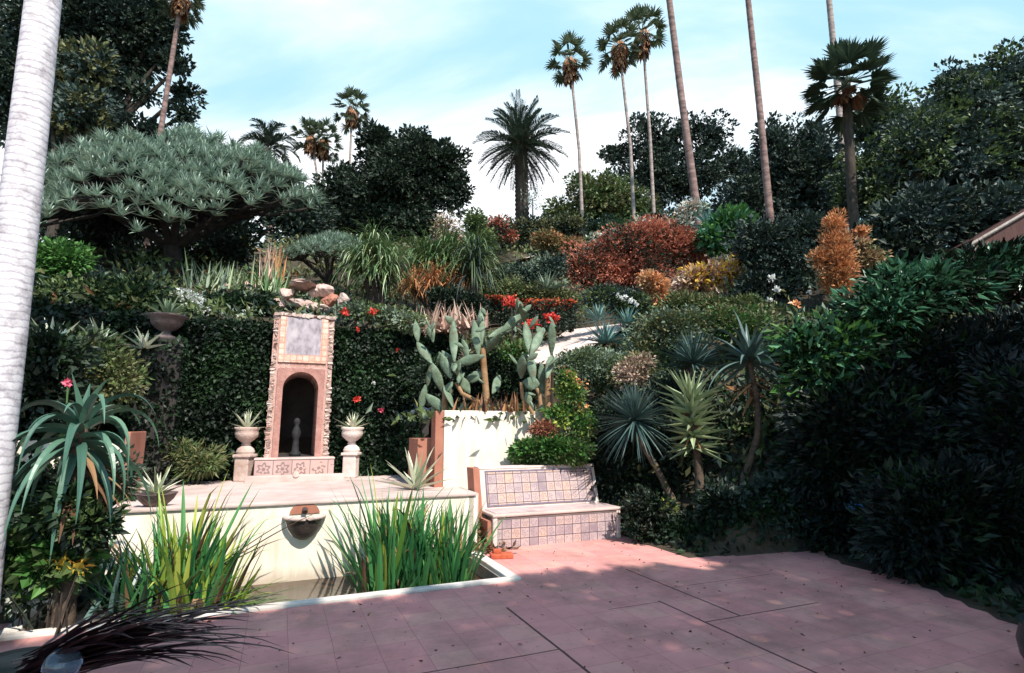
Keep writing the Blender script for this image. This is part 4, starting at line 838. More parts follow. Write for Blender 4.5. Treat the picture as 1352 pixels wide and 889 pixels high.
for k, (px, py, lb) in enumerate(((548, 440, 'pale pink dry tuft left of the prickly pear'), (582, 436, 'pale pink dry tuft in the middle of the prickly pear'), (612, 432, 'pale dry tuft right behind the prickly pear'))):
    clump('dry_tuft', lb, 'plant', (px, py+4), 60, .62, .085, (10, 85), .6, M['pinkgrass'], .24, d=11.2, nseg=6)
for k, (px, py, lb) in enumerate(((575, 440, 'white rock left of the path end'), (562, 425, 'flat white rock near the pale dry tufts'), (690, 425, 'pale rock by the path below the red hedges'), (606, 452, 'white rock among the prickly pear pads'))):
    q = down(P(px, py, 10.8+.3*(k == 2)*5)); mb = MB(); rock(mb, (0, 0, .12), (.3, .22, .17), 60+k); tag(mb.build('garden_stone', M['curb'], loc=q), lb, 'rock')
SH('bush', 'low greenery with red blooms on the ivy wall top right of the fountain', 'bush', [(470, 412, 30, 9), (510, 415, 30, 9), (540, 425, 22, 12)], [M['greygreen'], M['green']], .08, .16, 70, 40, d=10.7)
for px, py, lb in ((456, 412, 'red bloom at the left on top of the ivy wall'), (492, 411, 'red bloom at the right on top of the ivy wall')):
    mb = MB(); n = 24; leaves(mb, R.normal(0, .03, (n, 3)), rdir(n), .08, .06); tag(mb.build('red_flower', M['redflower'], loc=P(px, py, 10.4)), lb, 'flower')
b0 = T(590, 335)
SH('twiggy_bush', 'pale pinkish twiggy bush on the crest right of the dark round tree', 'bush', [(592, 305, 19, 22), (600, 325, 16, 12)], [M['pinkgrass'], M['olive']], .16, .4, 60, 30, d=28, core=False)
SH('columnar_shrub', 'green columnar shrub left of the date palm', 'shrub', [(629, 300, 12, 26), (640, 320, 14, 16)], [M['green']], .18, .4, 60, 50, d=29)
SH('reddish_bush', 'dull reddish bush on the crest left of the date palm trunk', 'bush', [(655, 302, 20, 16), (672, 310, 14, 10)], [M['rust'], M['dark']], .16, .4, 60, 40, d=31)
SH('dark_bush', 'dark bush at the foot of the date palm', 'bush', [(690, 303, 40, 14), (725, 305, 25, 18), (750, 300, 30, 20)], [M['dark'], M['olive']], .2, .45, 90, 50, d=33)
SH('olive_bush', 'olive brown bush on the slope right of the thin sapling', 'bush', [(722, 318, 22, 12), (748, 322, 18, 10)], [M['olive'], M['dry']], .15, .35, 60, 40, d=27)
SH('dark_bush', 'row of dark bushes along the upper path', 'bush', [(690, 362, 30, 14), (665, 366, 18, 12), (725, 352, 26, 12), (650, 378, 16, 12)], [M['dark_blue'], M['greygreen']], .12, .3, 110, 50, d=18.5)
SH('olive_bush', 'mid green bush above the red topped hedges', 'bush', [(700, 388, 30, 14), (735, 392, 28, 12), (675, 385, 20, 16), (645, 392, 14, 14)], [M['olive'], M['green']], .1, .25, 100, 50, d=16)
agave('agave', 'grey spiky agave above the right red topped hedge', (722, 386), 30, .75, .08, M['greygreen'], d=15.8, el=(0, 85))
t = thing('finger_cactus', 'tall grey finger cactus beside the grey agave', 'cactus', down(P(733, 388, 16.2)))
mb = MB()
for px, h in ((-.12, 1.1), (.02, 1.5), (.15, 1.2), (-.28, .7), (.3, .8)): tube(mb, [(px, R.normal(0, .1), -.1), (px*1.1, 0, h*.6), (px*1.15, 0, h), (px*1.15, 0, h+.05)], [.06, .065, .055, .02], 8)
mb.build('stem', M['cactus'], t, smooth=True)

# red topped hedges and spikes
for k, (cx, cy, rx, ry, lb) in enumerate(((657, 413, 22, 17, 'small dark hedge with an orange red flowering top, left of the pair'), (726, 418, 31, 16, 'wide dark hedge with an orange red flowering top by the path'))):
    d = 14.2; c = P(cx, cy, d); s = px2m(c); b = down(c); t = thing('flowering_hedge', lb, 'hedge', b, 'red topped hedges beside the path'); rr = np.random.default_rng(50+k)
    n = 2600; q = rr.uniform(-1, 1, (n, 3)); q = q/np.maximum(np.abs(q).max(1, keepdims=True), .75); C = (c-b)+q*np.array([rx*s, rx*s*.7, ry*s]); mb = MB(); leaves(mb, C, rdir(n, rr)+nrm(q)*.4, .09, .055, rng=rr); mb.build('foliage', M['dark'], t)
    n = 1500; C = (c-b)+np.stack([rr.uniform(-1, 1, n)*rx*s*1.05, rr.uniform(-1, 1, n)*rx*s*.72, ry*s*(.95+rr.normal(0, .1, n))], -1); mb = MB(); leaves(mb, C, rdir(n, rr)+[0, 0, .5], .08, .05, rng=rr); mb.build('flowers', leafmat('orange_red_bloom', [(.3,.03,.015), (.55,.09,.03), (.65,.2,.07)], .6, .15), t)
for px, py, r, lb in ((675, 399, .22, 'bright red flower head between the red topped hedges'), (702, 428, .17, 'red flower head in front of the wide red topped hedge'), (727, 421, .12, 'small pink red flower head on a tall dark stalk')):
    q = P(px, py, 13.2 if px != 727 else 9.6); b = down(q); t = thing('red_flower', lb, 'flower', b); mb = MB(); n = 160; leaves(mb, q-b+R.normal(0, r*.42, (n, 3))*[1, .8, .6], rdir(n)+[0, 0, .4], .09, .05); mb.build('bloom', M['redflower'], t)
    mb = MB(); tube(mb, [(0, 0, -.1), (.02, 0, (q-b)[2]*.5), q-b], [.03, .025, .02], 6); mb.build('stalk', M['bark'], t)

# ------------------------------------------------------------------ prickly pear behind the planter wall
def pad(mb, base, d, L, Wd, th, mat=0, face=None):
    d = nrm(np.array(d, float)); f = nrm(np.cross(d, face if face is not None else rdir(1)[0])); nn = np.cross(d, f); k, n = 9, 12
    a = np.arange(n)*2*math.pi/n; t = np.linspace(0, 1, k); w = np.sin(np.pi*np.clip(t*.93+.045, 0, 1))**.75*np.interp(t, [0, .6, 1], [.75, 1.05, 1])
    bend = (t**2)[:, None]*nn*L*R.normal(0, .06)
    v = np.array(base)+(t*L)[:, None, None]*d+bend[:, None]+(w*Wd/2)[:, None, None]*np.cos(a)[None, :, None]*f+(w**.6*th/2)[:, None, None]*np.sin(a)[None, :, None]*nn
    i = np.arange(k-1)[:, None]*n; j = np.arange(n)[None]; j2 = (j+1) % n
    mb.add(v, np.stack([i+j, i+j2, i+n+j2, i+n+j], -1).reshape(-1, 4), mat); mb.add(v[-1], [list(range(n))], mat); mb.add(v[0], [list(range(n))[::-1]], mat)
    return np.array(base)+d*L*.97+bend[-1]
def opuntia(label, base_px, d, pads, stem=None, group=None, extra=20):
    """pads: pixel chains from bottom to tip, with width"""
    b = down(P(base_px[0], base_px[1], d)); t = thing('prickly_pear', label, 'cactus', b, group)
    for ch in pads:
        w = ch[0]; pts = [P(x, y, d+R.normal(0, .12)) for x, y in ch[1:]]
        for p0, p1 in zip(pts[:-1], pts[1:]):
            L = np.linalg.norm(p1-p0); mb = MB(); s = px2m(p0); pad(mb, p0-b, p1-p0, L*1.03, w*.86*s, .05, face=nrm(np.array([R.normal(0, .5), 1, R.normal(0, .25)]))); mb.build('pad', M['cactus'], t, smooth=True)
    for k in range(extra):
        ch = pads[R.integers(len(pads))]; x, y = ch[1+R.integers(1, len(ch)-1)]; p0 = P(x+R.normal(0, 4), y+R.uniform(4, 16), d+R.normal(0, .2)); L = R.uniform(.12, .26); mb = MB()
        pad(mb, p0-b, np.array([R.normal(0, .7), R.normal(0, .4), R.uniform(.3, 1)]), L, L*.52, .045); mb.build('pad', M['cactus'], t, smooth=True)
    for ch in (stem or []):
        pts = [P(x, y, d) for x, y in ch[1:]]; s = px2m(pts[0]); mb = MB(); tube(mb, np.array(pts)-b, np.linspace(ch[0]*s/2, ch[0]*s*.4, len(pts)), 9); mb.build('stem', M['cactus_wood'], t, smooth=True)
    return t
opuntia('tall grey green prickly pear with long upright pads above the cream wall', (590, 548), 9.3,
        [(15, (586, 520), (570, 480), (551, 452)), (13, (570, 480), (562, 508), (556, 540)), (17, (596, 500), (580, 466)), (16, (640, 470), (602, 480)), (16, (612, 500), (584, 464)),
         (15, (600, 478), (598, 425)), (13, (552, 452), (548, 425)), (14, (572, 452), (569, 430)), (15, (632, 470), (626, 425)), (17, (560, 520), (590, 545)), (14, (640, 468), (660, 440), (690, 415)), (14, (645, 445), (680, 430)),
         (18, (612, 505), (636, 492)), (15, (620, 520), (608, 498)), (15, (650, 520), (662, 495)), (14, (598, 538), (588, 508)), (13, (618, 475), (612, 450)), (13, (636, 455), (634, 410))],
        [(9, (588, 560), (587, 535), (588, 515)), (10, (645, 556), (641, 510), (637, 460)), (7, (660, 545), (640, 535), (610, 520), (602, 505))])
opuntia('second prickly pear with narrow upright pads on a brown woody stem', (722, 540), 9.0,
        [(15, (705, 505), (700, 470), (694, 425)), (13, (722, 500), (728, 470), (729, 425)), (15, (700, 470), (716, 435)), (16, (688, 500), (690, 470)), (22, (690, 505), (712, 508)), (13, (716, 520), (715, 480)), (12, (694, 430), (688, 400)), (12, (695, 518), (700, 535))],
        [(9, (724, 550), (723, 520), (724, 480)), (6, (715, 545), (712, 520), (704, 505)), (6, (705, 548), (690, 525), (688, 505))])
SH('dark_bush', 'dark bush filling the planter behind the prickly pears', 'bush', [(620, 505, 50, 30), (690, 505, 36, 28), (655, 485, 40, 24), (570, 500, 26, 30)], [M['dark'], M['ivy']], .08, .2, 170, 60, d=10.3)
for k, (px, py, lb) in enumerate(((632, 528, 'reddish withered clump at the foot of the tall prickly pear'), (655, 532, 'dark purple leafy clump under the prickly pear pads'), (675, 525, 'brown dry clump between the two prickly pears'))):
    clump('withered_clump', lb, 'plant', (px, py+14), 30, .30, .05, (20, 85), .6, [M['skirt'] if k != 1 else M['purple'], M['dry']], .14, d=9.1, z=1.85)
SH('bush', 'yellow green bush between the two prickly pears', 'bush', [(668, 470, 28, 16), (685, 462, 18, 14), (655, 480, 14, 12)], [M['bright'], M['olive']], .08, .16, 60, 40, d=10.3)

# ------------------------------------------------------------------ right hand slope
SH('rust_bush', 'big rust red bush spreading on the hillside right of centre', 'bush', [(845, 322, 55, 26), (785, 345, 35, 28), (895, 330, 35, 30), (872, 305, 25, 18), (830, 360, 50, 30), (770, 360, 22, 24), (920, 345, 20, 16)], [M['rust'], M['rust'], M['dark']], .12, .38, 300, 90, d=18.5, aspect=.45)
SH('orange_shrub', 'small bright orange shrub in front of the rust red bush', 'shrub', [(862, 372, 17, 12), (872, 388, 12, 12), (876, 402, 7, 12)], [M['orange'], M['golden']], .1, .2, 60, 40, d=14.5)
SH('golden_shrub', 'golden and pink leaved shrub right of the small orange shrub', 'shrub', [(935, 365, 32, 16), (968, 372, 28, 18), (915, 372, 20, 14), (985, 350, 14, 18), (952, 392, 22, 12)], [M['golden'], M['pinkgrass'], M['yellowleaf']], .16, .28, 130, 40, d=14.5)
SH('leafy_shrub', 'bright green broad leaved shrub below the leaning reddish trunk', 'shrub', [(965, 303, 30, 20), (945, 318, 22, 16), (985, 318, 22, 18)], [M['glossy'], M['bright']], .24, .45, 90, 40, d=18)
SH('pale_shrubs', 'pale flowering shrub behind the top of the rust red bush', 'shrub', [(895, 298, 20, 10), (850, 298, 16, 10), (915, 275, 16, 10), (800, 318, 24, 8)], [M['silver'], M['pinkgrass'], M['green']], .15, .35, 80, 30, d=22)
agave('agave', 'blue agave at the foot of the leaning reddish trunk', (935, 300), 26, 1.0, .12, M['agave_blue'], d=20.5, el=(5, 85))
SH('dark_shrub', 'dark shrub between the golden shrub and the orange conifer', 'shrub', [(1030, 340, 36, 40), (1010, 385, 40, 30), (1050, 390, 40, 36), (1000, 320, 30, 30), (1065, 310, 30, 30)], [M['dark_blue'], M['dark']], .13, .35, 260, 70, d=13.8)
SH('daisy_bush', 'dark green bush dotted with white daisies below the rust red bush', 'bush', [(828, 402, 26, 18), (800, 392, 26, 14), (845, 415, 20, 16)], [M['green'], M['dark_blue']], .09, .22, 100, 60, d=14.0)
t = thing('white_flowers', 'cluster of white daisies on the bush below the rust red bush', 'flowers', P(828, 394, 13.5)); mb = MB()
for dx, dy in ((-12, -4), (-8, 0), (-5, 3), (4, 5), (9, 5), (-2, -2), (12, 8), (6, 2)):
    q = P(828+dx, 394+dy, 13.5+R.uniform(-.1, .1))-P(828, 394, 13.5); n = 14; mb = MB(); leaves(mb, np.zeros((n, 3)), rdir(n)+[0, -.6, .4], .08, .05); mb.build('daisy', M['whiteflower'], t, q)
for px, py, r, mname, lb in ((1019, 368, .10, 'pinkflower', 'pale pink rose left of the orange conifer, upper one'), (1025, 383, .10, 'whiteflower', 'white rose just below the pale pink rose'), (1016, 397, .07, 'whiteflower', 'small white rose low in the dark shrub'), (1051, 402, .10, 'orangeflower', 'orange bloom at the foot of the orange conifer'), (1068, 386, .06, 'whiteflower', 'tiny white bloom between the roses and the orange conifer'), (1057, 420, .07, 'whiteflower', 'pale bloom below the orange bloom')):
    q = P(px, py, 12.2); b = q-[0, 0, .35]; t = thing('rose', lb, 'flower', b); mb = MB(); n = 26; leaves(mb, [0, 0, .35]+R.normal(0, r*.2, (n, 3)), rdir(n)+[0, -.5, .3], r, r*.8); mb.build('bloom', M[mname if mname != 'pinkflower' else 'whiteflower'], t)
    mb = MB(); tube(mb, [(0, .3, -.3), (0, .1, 0), (0, 0, .34)], [.012, .01, .008], 5); mb.build('stem', M['bark'], t)
SH('orange_conifer', 'upright orange conifer standing out against the dark slope', 'conifer', [(1105, 345, 18, 40), (1104, 305, 10, 22), (1084, 342, 8, 18), (1110, 375, 20, 16), (1137, 305, 7, 8)], [M['orange'], M['orange'], M['dry']], .09, .18, 170, 60, d=12, aspect=.35, up=.6)
SH('yellow_bush', 'small yellow orange bush beside the orange conifer', 'bush', [(1140, 322, 10, 8), (1150, 340, 16, 14)], [M['golden'], M['olive']], .09, .18, 40, 30, d=12.6)
for k, (bx, by, n, L, d, lb) in enumerate(((800, 455, 46, .62, 12.3, 'large blue agave clump right of the path'), (828, 430, 34, .55, 12.8, 'blue agave clump above the large one'), (790, 425, 30, .55, 13.2, 'blue agave clump next to the end of the path'), (812, 398, 26, .5, 14.0, 'small blue agave below the daisies'), (835, 458, 30, .45, 11.8, 'low blue agave clump right of the large one'))):
    agave('blue_agave', lb, (bx, by), n, L, .07, M['agave_blue'], d=d, el=(0, 88), droop=.1, thick=.15, group='blue agaves beside the path')
SH('mound_shrub', 'rounded grey green mound below the path', 'shrub', [(775, 484, 36, 26), (815, 490, 34, 24), (748, 482, 18, 16)], [M['greygreen'], M['green']], .06, .2, 220, 80, d=10.6)
SH('mound_shrub', 'grey green shrub mound right of the blue agaves', 'shrub', [(880, 440, 45, 28), (860, 470, 34, 22), (915, 430, 30, 22), (840, 485, 24, 20)], [M['greygreen'], M['green'], M['olive']], .08, .24, 240, 70, d=11.2)
SH('olive_bush', 'yellowish shrub behind the aloe heads', 'shrub', [(985, 435, 34, 26), (1010, 450, 30, 24), (955, 425, 26, 24), (1040, 460, 30, 22)], [M['olive'], M['bright'], M['green']], .08, .24, 200, 60, d=11.2)
SH('green_bush', 'green bush below the golden shrub', 'bush', [(940, 410, 40, 18), (900, 405, 30, 16), (985, 405, 24, 18), (1000, 425, 30, 22)], [M['green'], M['olive']], .09, .24, 170, 60, d=12.8)
SH('heather_bush', 'dull pinkish grey bush behind the left aloe head', 'bush', [(832, 495, 22, 16), (845, 480, 20, 12)], [M['pinkgrass'], M['olive']], .06, .16, 60, 50, d=9.9)
# planting over and behind the bench
SH('leafy_shrub', 'lit green leafy shrub resting against the cream planter wall above the bench', 'shrub', [(708, 596, 26, 14), (734, 594, 24, 18), (690, 600, 12, 10), (758, 596, 18, 16)], [M['green'], M['bright']], .075, .13, 200, 60, d=8.8, stems=False)
SH('red_shrub', 'small reddish purple leaved tuft on the cream planter wall', 'shrub', [(716, 566, 14, 9), (726, 572, 10, 8)], [M['skirt'], M['rust']], .05, .1, 40, 40, d=8.82, core=False, stems=False)
SH('vine', 'yellow green vine spilling over the right end of the cream wall', 'vine', [(745, 545, 18, 18), (728, 545, 14, 6), (755, 520, 18, 18), (765, 560, 20, 22), (745, 500, 14, 16)], [M['bright'], M['iris_yellow'], M['green']], .06, .12, 110, 40, d=8.9)
t = thing('orange_flowers', 'orange and cream blossoms above the vine on the wall end', 'flowers', down(P(765, 520, 9.2))); b = np.array(t.location); mb = MB()
for px, py, n in ((748, 495, 40), (757, 503, 40), (762, 530, 50), (770, 540, 30), (770, 505, 20)):
    q = P(px, py, 8.9); mb = MB(); leaves(mb, R.normal(0, .05, (n, 3)), rdir(n)+[0, -.4, .3], .05, .04); mb.build('blossom', M['orangeflower'], t, q-b)
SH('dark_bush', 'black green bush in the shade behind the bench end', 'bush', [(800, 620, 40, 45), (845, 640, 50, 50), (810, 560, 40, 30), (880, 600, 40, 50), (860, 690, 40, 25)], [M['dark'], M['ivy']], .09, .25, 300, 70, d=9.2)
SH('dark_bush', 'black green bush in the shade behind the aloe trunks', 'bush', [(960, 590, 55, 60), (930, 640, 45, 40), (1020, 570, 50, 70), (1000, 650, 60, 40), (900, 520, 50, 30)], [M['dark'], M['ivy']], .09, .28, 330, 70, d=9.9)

# aloes with trunks
def aloe(label, d, head, trunk, n, L, Wd, mat, el, droop, skirt=0, rng_el=None, tr=.06, thick=.22, heads=1, hs=0, nseg=6, stiff=1.2):
    c = P(head[0], head[1], d); b = down(P(trunk[-1][0], trunk[-1][1], d)); t = thing('tree_aloe', label, 'aloe', b); s = px2m(c)
    mb = MB()
    for k in range(heads):
        rosette(mb, c-b+[0, 0, -hs*k], n, L*(1-.06*k), Wd, (el[0]-8*k, el[1]-18*k), droop, nseg, 'taper', thick, .3, jit=.1, r0=.05, stiff=stiff)
    mb.build('leaf_head', mat, t)
    pts = [c-b]+[P(x, y, d)-b for x, y in trunk]+([(np.array(P(trunk[-1][0], trunk[-1][1], d)-b)*[1, 1, 0]-[0, 0, .2])])
    pts = np.array(pts); tt = np.linspace(0, len(pts)-1, 26); p = np.stack([np.interp(tt, np.arange(len(pts)), pts[:, q]) for q in range(3)], -1); p[1:-1] = (p[:-2]+2*p[1:-1]+p[2:])/4
    mb = MB(); tube(mb, p, np.linspace(tr*.8, tr*1.3, 26)*(1+R.normal(0, .05, 26)), 9); mb.build('trunk', M['aloebark'], t, smooth=True)
    if skirt:
        m_ = MB(); g = R.uniform(0, 6.28, skirt); C = c-b-np.stack([0*g, 0*g, R.uniform(.1, .55, skirt)], -1); blades(m_, C, np.stack([np.cos(g), np.sin(g), -.6+0*g], -1), L*.55, Wd*.8, .6, 4, 'taper', .25); m_.build('dead_leaves', M['dry'], t)
    return t
aloe('dark blue tree aloe with a round head of narrow leaves right of the bench', 8.5, (838, 555), [(850, 590), (868, 620), (890, 665)], 230, .72, .034, M['aloe_dark'], (-62, 85), .3, 0, tr=.05, thick=.15, stiff=1.5)
aloe('dark blue aloe head half hidden behind the pale aloe', 9.3, (915, 480), [(912, 560), (915, 640)], 130, .72, .036, M['aloe_dark'], (-20, 85), .15, 0, tr=.05, thick=.15)
aloe('pale sunlit tree aloe with stacked whorls of stiff leaves', 8.3, (912, 530), [(918, 580), (923, 620), (926, 675)], 26, .54, .08, M['aloe_pale'], (8, 85), .0, 16, tr=.06, thick=.25, heads=5, hs=.17, nseg=4)
aloe('tall dark tree aloe with long arching leaves on a curved trunk', 8.4, (990, 478), [(1000, 530), (1001, 575), (985, 625), (962, 668)], 38, 1.0, .085, M['aloe_dark'], (-30, 80), 1.0, 8, tr=.05, thick=.2, nseg=9, stiff=1.0)

# shaded right side
SH('shade_shrub', 'big leaved green shrub catching light at the top of the right bank', 'shrub', [(1230, 380, 80, 32), (1180, 410, 60, 28), (1300, 360, 60, 30), (1340, 350, 40, 30)], [M['glossy'], M['ivy']], .15, .26, 170, 44, d=7.5, aspect=.36)
SH('shade_shrub', 'big leaved green shrub lit along its edge right of the tall aloe', 'shrub', [(1120, 460, 60, 34), (1080, 475, 40, 26), (1085, 505, 40, 22), (1160, 440, 50, 26), (1060, 450, 30, 20)], [M['glossy'], M['bright'], M['ivy']], .17, .26, 130, 34, d=7.7, aspect=.4)
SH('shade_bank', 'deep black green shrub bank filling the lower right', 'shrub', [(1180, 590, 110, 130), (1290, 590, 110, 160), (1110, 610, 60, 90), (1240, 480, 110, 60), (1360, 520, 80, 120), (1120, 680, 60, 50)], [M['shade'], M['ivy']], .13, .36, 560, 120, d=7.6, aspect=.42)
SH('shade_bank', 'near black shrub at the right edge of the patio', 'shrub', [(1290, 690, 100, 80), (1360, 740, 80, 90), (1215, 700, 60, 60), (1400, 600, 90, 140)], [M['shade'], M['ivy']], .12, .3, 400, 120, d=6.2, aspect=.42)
SH('low_shrub', 'low dark ground shrub at the patio edge in front of the aloes', 'shrub', [(905, 705, 55, 24), (960, 700, 45, 26), (870, 700, 26, 16), (842, 700, 14, 12), (838, 678, 12, 14), (860, 670, 22, 18), (1015, 700, 50, 26), (1060, 705, 40, 26)], [M['ivy'], M['dark']], .07, .18, 220, 60, d=8.0)
SH('low_shrub', 'dark low shrub at the back corner of the patio below the curved aloe trunk', 'shrub', [(1000, 685, 46, 28), (1055, 690, 46, 30), (1030, 655, 46, 28), (960, 665, 36, 22)], [M['ivy'], M['dark_blue']], .09, .2, 220, 50, d=7.85)
SH('yellow_plant', 'low yellow leaved plant at the right foot of the bench', 'plant', [(848, 690, 10, 8), (862, 682, 12, 9), (880, 672, 10, 8)], [M['iris_yellow'], M['olive']], .08, .12, 36, 24, d=8.2, core=False)
mb = MB(); q = P(1145, 672, 6.9); n = 60; leaves(mb, R.normal(0, .1, (n, 3))*[1, 1, .3], rdir(n)+[0, -.4, .5], .12, .06); tag(mb.build('blue_plant', M['blueflower'], loc=q), 'small bluish leafed plant gleaming in the dark right bank', 'plant')
# leaning shed roof at the right edge
c = P(1275, 326, 14.0); e = P(1375, 268, 14.0); t = thing('garden_shed', 'dark brown shed with a pale sloping verge at the right edge', 'shed', down(c)); b = np.array(t.location)
dd = nrm(e-c); mb = MB(); tube(mb, [c-b-[0, .06, 0], e-b-[0, .06, 0]], .055, 6); mb.build('verge', M['wood'], t)
bk = np.array([.3, 2.5, 0]); lo = np.array([0, 0, -1.6]); c2, e2 = c-b+dd*.1, e-b
mb = MB().add([c2, e2, e2+lo*2, c2+lo*.5, c2+bk, e2+bk, e2+lo*2+bk, c2+lo*.5+bk], [(0, 1, 2, 3), (4, 7, 6, 5), (1, 5, 6, 2), (0, 3, 7, 4)]); mb.build('wall', M['shedwall'], t)
up = np.array([0, 0, .05]); mb = MB().add([c2+[0, -.1, .06], e2+[0, -.1, .06], e2+bk+[0, 0, .06], c2+bk+[0, 0, .06], c2+[0, -.1, .1], e2+[0, -.1, .1], e2+bk+[0, 0, .1], c2+bk+[0, 0, .1]], [(0, 3, 2, 1), (4, 5, 6, 7), (0, 1, 5, 4), (1, 2, 6, 5), (2, 3, 7, 6), (3, 0, 4, 7)]); mb.build('roof', M['shedwall'], t)

# ------------------------------------------------------------------ pool side and foreground
def iris(label, base, n, subs, mats, d, z=-.16, lean=.25, seed=1, wd=.04):
    """subs: offset along the pool, offset across it, height, spread"""
    b = P(base[0], base[1], d); b[2] = z; t = thing('iris_clump', label, 'iris', b); rr = np.random.default_rng(seed); S_ = np.array(subs)
    for k, (nm, m_, fr_, dr) in enumerate(mats):
        mb = MB(); q = int(n*fr_); w = S_[:, 2]*S_[:, 3]; i = rr.choice(len(S_), q, p=w/w.sum()); sp_ = S_[i, 3]
        o = np.stack([rr.normal(0, 1, q)*sp_, rr.normal(0, 1, q)*sp_], -1); C = (S_[i, 0]+o[:, 0])[:, None]*U+(S_[i, 1]+o[:, 1])[:, None]*V
        D = o[:, :1]/sp_[:, None]*U*lean*.6+o[:, 1:]/sp_[:, None]*V*lean*.5+np.array([0, 0, 1.0])+rr.normal(0, .13, (q, 3)); bent = rr.random(q) < .33
        blades(mb, C, D, S_[i, 2]*rr.uniform(.5, 1.08, q), wd*rr.uniform(.5, 1.45, q), dr*rr.uniform(.2, 1.5, q)+bent*rr.uniform(.8, 2.2, q), 8, 'strap', .12, stiff=2.2); mb.build(nm, m_, t)
    return t
iris('tall fresh green iris clump at the right end of the pool', (552, 770), 400, [(-.46, -.05, .62, .12), (-.25, .1, 1.0, .12), (-.3, .1, 1.35, .05), (.0, .1, 1.08, .12), (.12, -.02, .8, .1), (.3, .05, .98, .12), (.42, -.05, .85, .09), (-.3, .35, 1.05, .12)], [('green_leaves', M['iris'], .8, .35), ('pale_leaves', M['iris_yellow'], .08, .4), ('withered_leaves', M['iris_dead'], .1, 1.3)], 6.4, lean=.42, seed=4, wd=.044)
iris('yellowing iris clump at the left end of the pool', (235, 800), 310, [(-.25, .1, .8, .12), (-.05, .1, 1.05, .12), (.1, 0, .95, .1), (.25, .1, .8, .12), (.1, -.1, .45, .15), (0, .15, 1.3, .06)], [('green_leaves', M['iris'], .5, .35), ('yellow_leaves', M['iris_yellow'], .42, .6), ('withered_leaves', M['iris_dead'], .16, 1.4)], 5.35, lean=.42, seed=9, wd=.044)
b = P(290, 790, 5.4); b[2] = -.1; mb = MB(); n = 46; C = R.normal(0, .1, (n, 3))*[1, 1, .3]; D = np.stack([R.uniform(.6, 1.3, n), R.normal(-.1, .25, n), R.uniform(.1, .6, n)], -1)
blades(mb, C, D, R.uniform(.4, .75, n), .035, .5, 6, 'strap', .12, mat=0); blades(mb, C[:14], D[:14]+R.normal(0, .2, (14, 3)), .6, .035, .5, 6, 'strap', .12, mat=1)
tag(mb.build('fallen_leaves', [M['reed'], M['iris_yellow']], loc=b), 'bent iris leaves drooping over the pool edge to the right', 'leaves')
b = P(255, 770, 5.5); mb = MB(); D = np.array([(1.0, .25, .62), (1.0, .2, .72), (.9, .3, .5)]); blades(mb, np.zeros((3, 3)), D, [1.35, 1.1, .9], .05, [.35, .3, .5], 9, 'strap', .2, stiff=2.5)
tag(mb.build('long_leaf', M['iris_dead'], loc=b), 'long dark withered leaves reaching across to the spout basin', 'leaves')
mb = MB(); n = 130; C = np.stack([R.normal(0, .2, n), R.normal(0, .16, n), np.abs(R.normal(.02, .03, n))], -1); leaves(mb, C, rdir(n)*[1, 1, .4]+[0, 0, .2], .13, .05)
tag(mb.build('dead_leaf_pile', M['iris_dead'], loc=G(634, 728, 0)), 'heap of brown dead leaves between the pool and the bench', 'leaves')
SH('dry_plant', 'small brown and yellow plant at the left foot of the bench', 'plant', [(650-22, 705, 16, 14), (640, 715, 14, 10)], [M['olive'], M['iris_dead']], .07, .1, 50, 30, d=7.9, core=False)

# big arching aloe at left
d = 4.75; c = P(108, 560, d); b = down(P(92, 745, d)); t = thing('arching_aloe', 'large blue green aloe with long arching leaves at the left of the pool', 'aloe', b)
mb = MB(); nl = 42; g = np.arange(nl)*2.39996+.3; e = np.radians(np.interp(np.arange(nl), [0, nl-1], [-40, 72])+R.normal(0, 7, nl)); D = np.stack([np.cos(g)*np.cos(e), np.sin(g)*np.cos(e), np.sin(e)], -1)
blades(mb, np.repeat((c-b)[None], nl, 0)+D*.05-np.stack([0*g, 0*g, np.interp(np.arange(nl), [0, nl-1], [.22, 0])], -1), D, R.uniform(.62, .98, nl)*np.interp(np.arange(nl), [0, 30, nl-1], [1, .9, .42]), .075, np.interp(np.arange(nl), [0, 26, 36, nl-1], [2.2, 3.2, 2.0, .1])*R.uniform(.7, 1.25, nl), 14, 'taper', .3, .22, stiff=.55)
mb.build('leaf_head', M['aloe'], t)
mb = MB(); tube(mb, [(0, 0, -.2), (.02, 0, .3), (c-b)*.7, c-b], [.1, .085, .075, .06], 10); mb.build('trunk', M['aloebark'], t, smooth=True)
mb = MB(); n = 12; g = R.uniform(0, 6.28, n); blades(mb, c-b-np.stack([0*g, 0*g, R.uniform(.2, .6, n)], -1), np.stack([np.cos(g), np.sin(g), -.5+0*g], -1), .6, .07, 1.6, 6, 'taper', .3); mb.build('dead_leaves', M['iris_dead'], t)
p = P(90, 506, 5.0); t = thing('red_flower', 'single red bloom standing above the big arching aloe', 'flower', p-[0, 0, .4]); mb = MB(); n = 30; leaves(mb, [0, 0, .4]+R.normal(0, .012, (n, 3)), rdir(n), .045, .03); mb.build('bloom', M['pinkflower'], t); mb = MB(); tube(mb, [(.05, .1, -.2), (.02, 0, .1), (0, 0, .39)], .007, 5); mb.build('stalk', M['reed'], t)
clump('dark_strap_plant', 'dark bluish strap leaved plant between the aloe and the yellowing iris', 'plant', (165, 790), 60, .8, .05, (35, 88), .4, [M['aloe_dark'], M['iris']], .18, d=5.2, z=.0)
clump('dark_strap_plant', 'dark strap leaved plant under the big arching aloe', 'plant', (110, 790), 46, .55, .05, (25, 85), .5, [M['aloe_dark'], M['dark']], .16, d=5.0, z=.05)
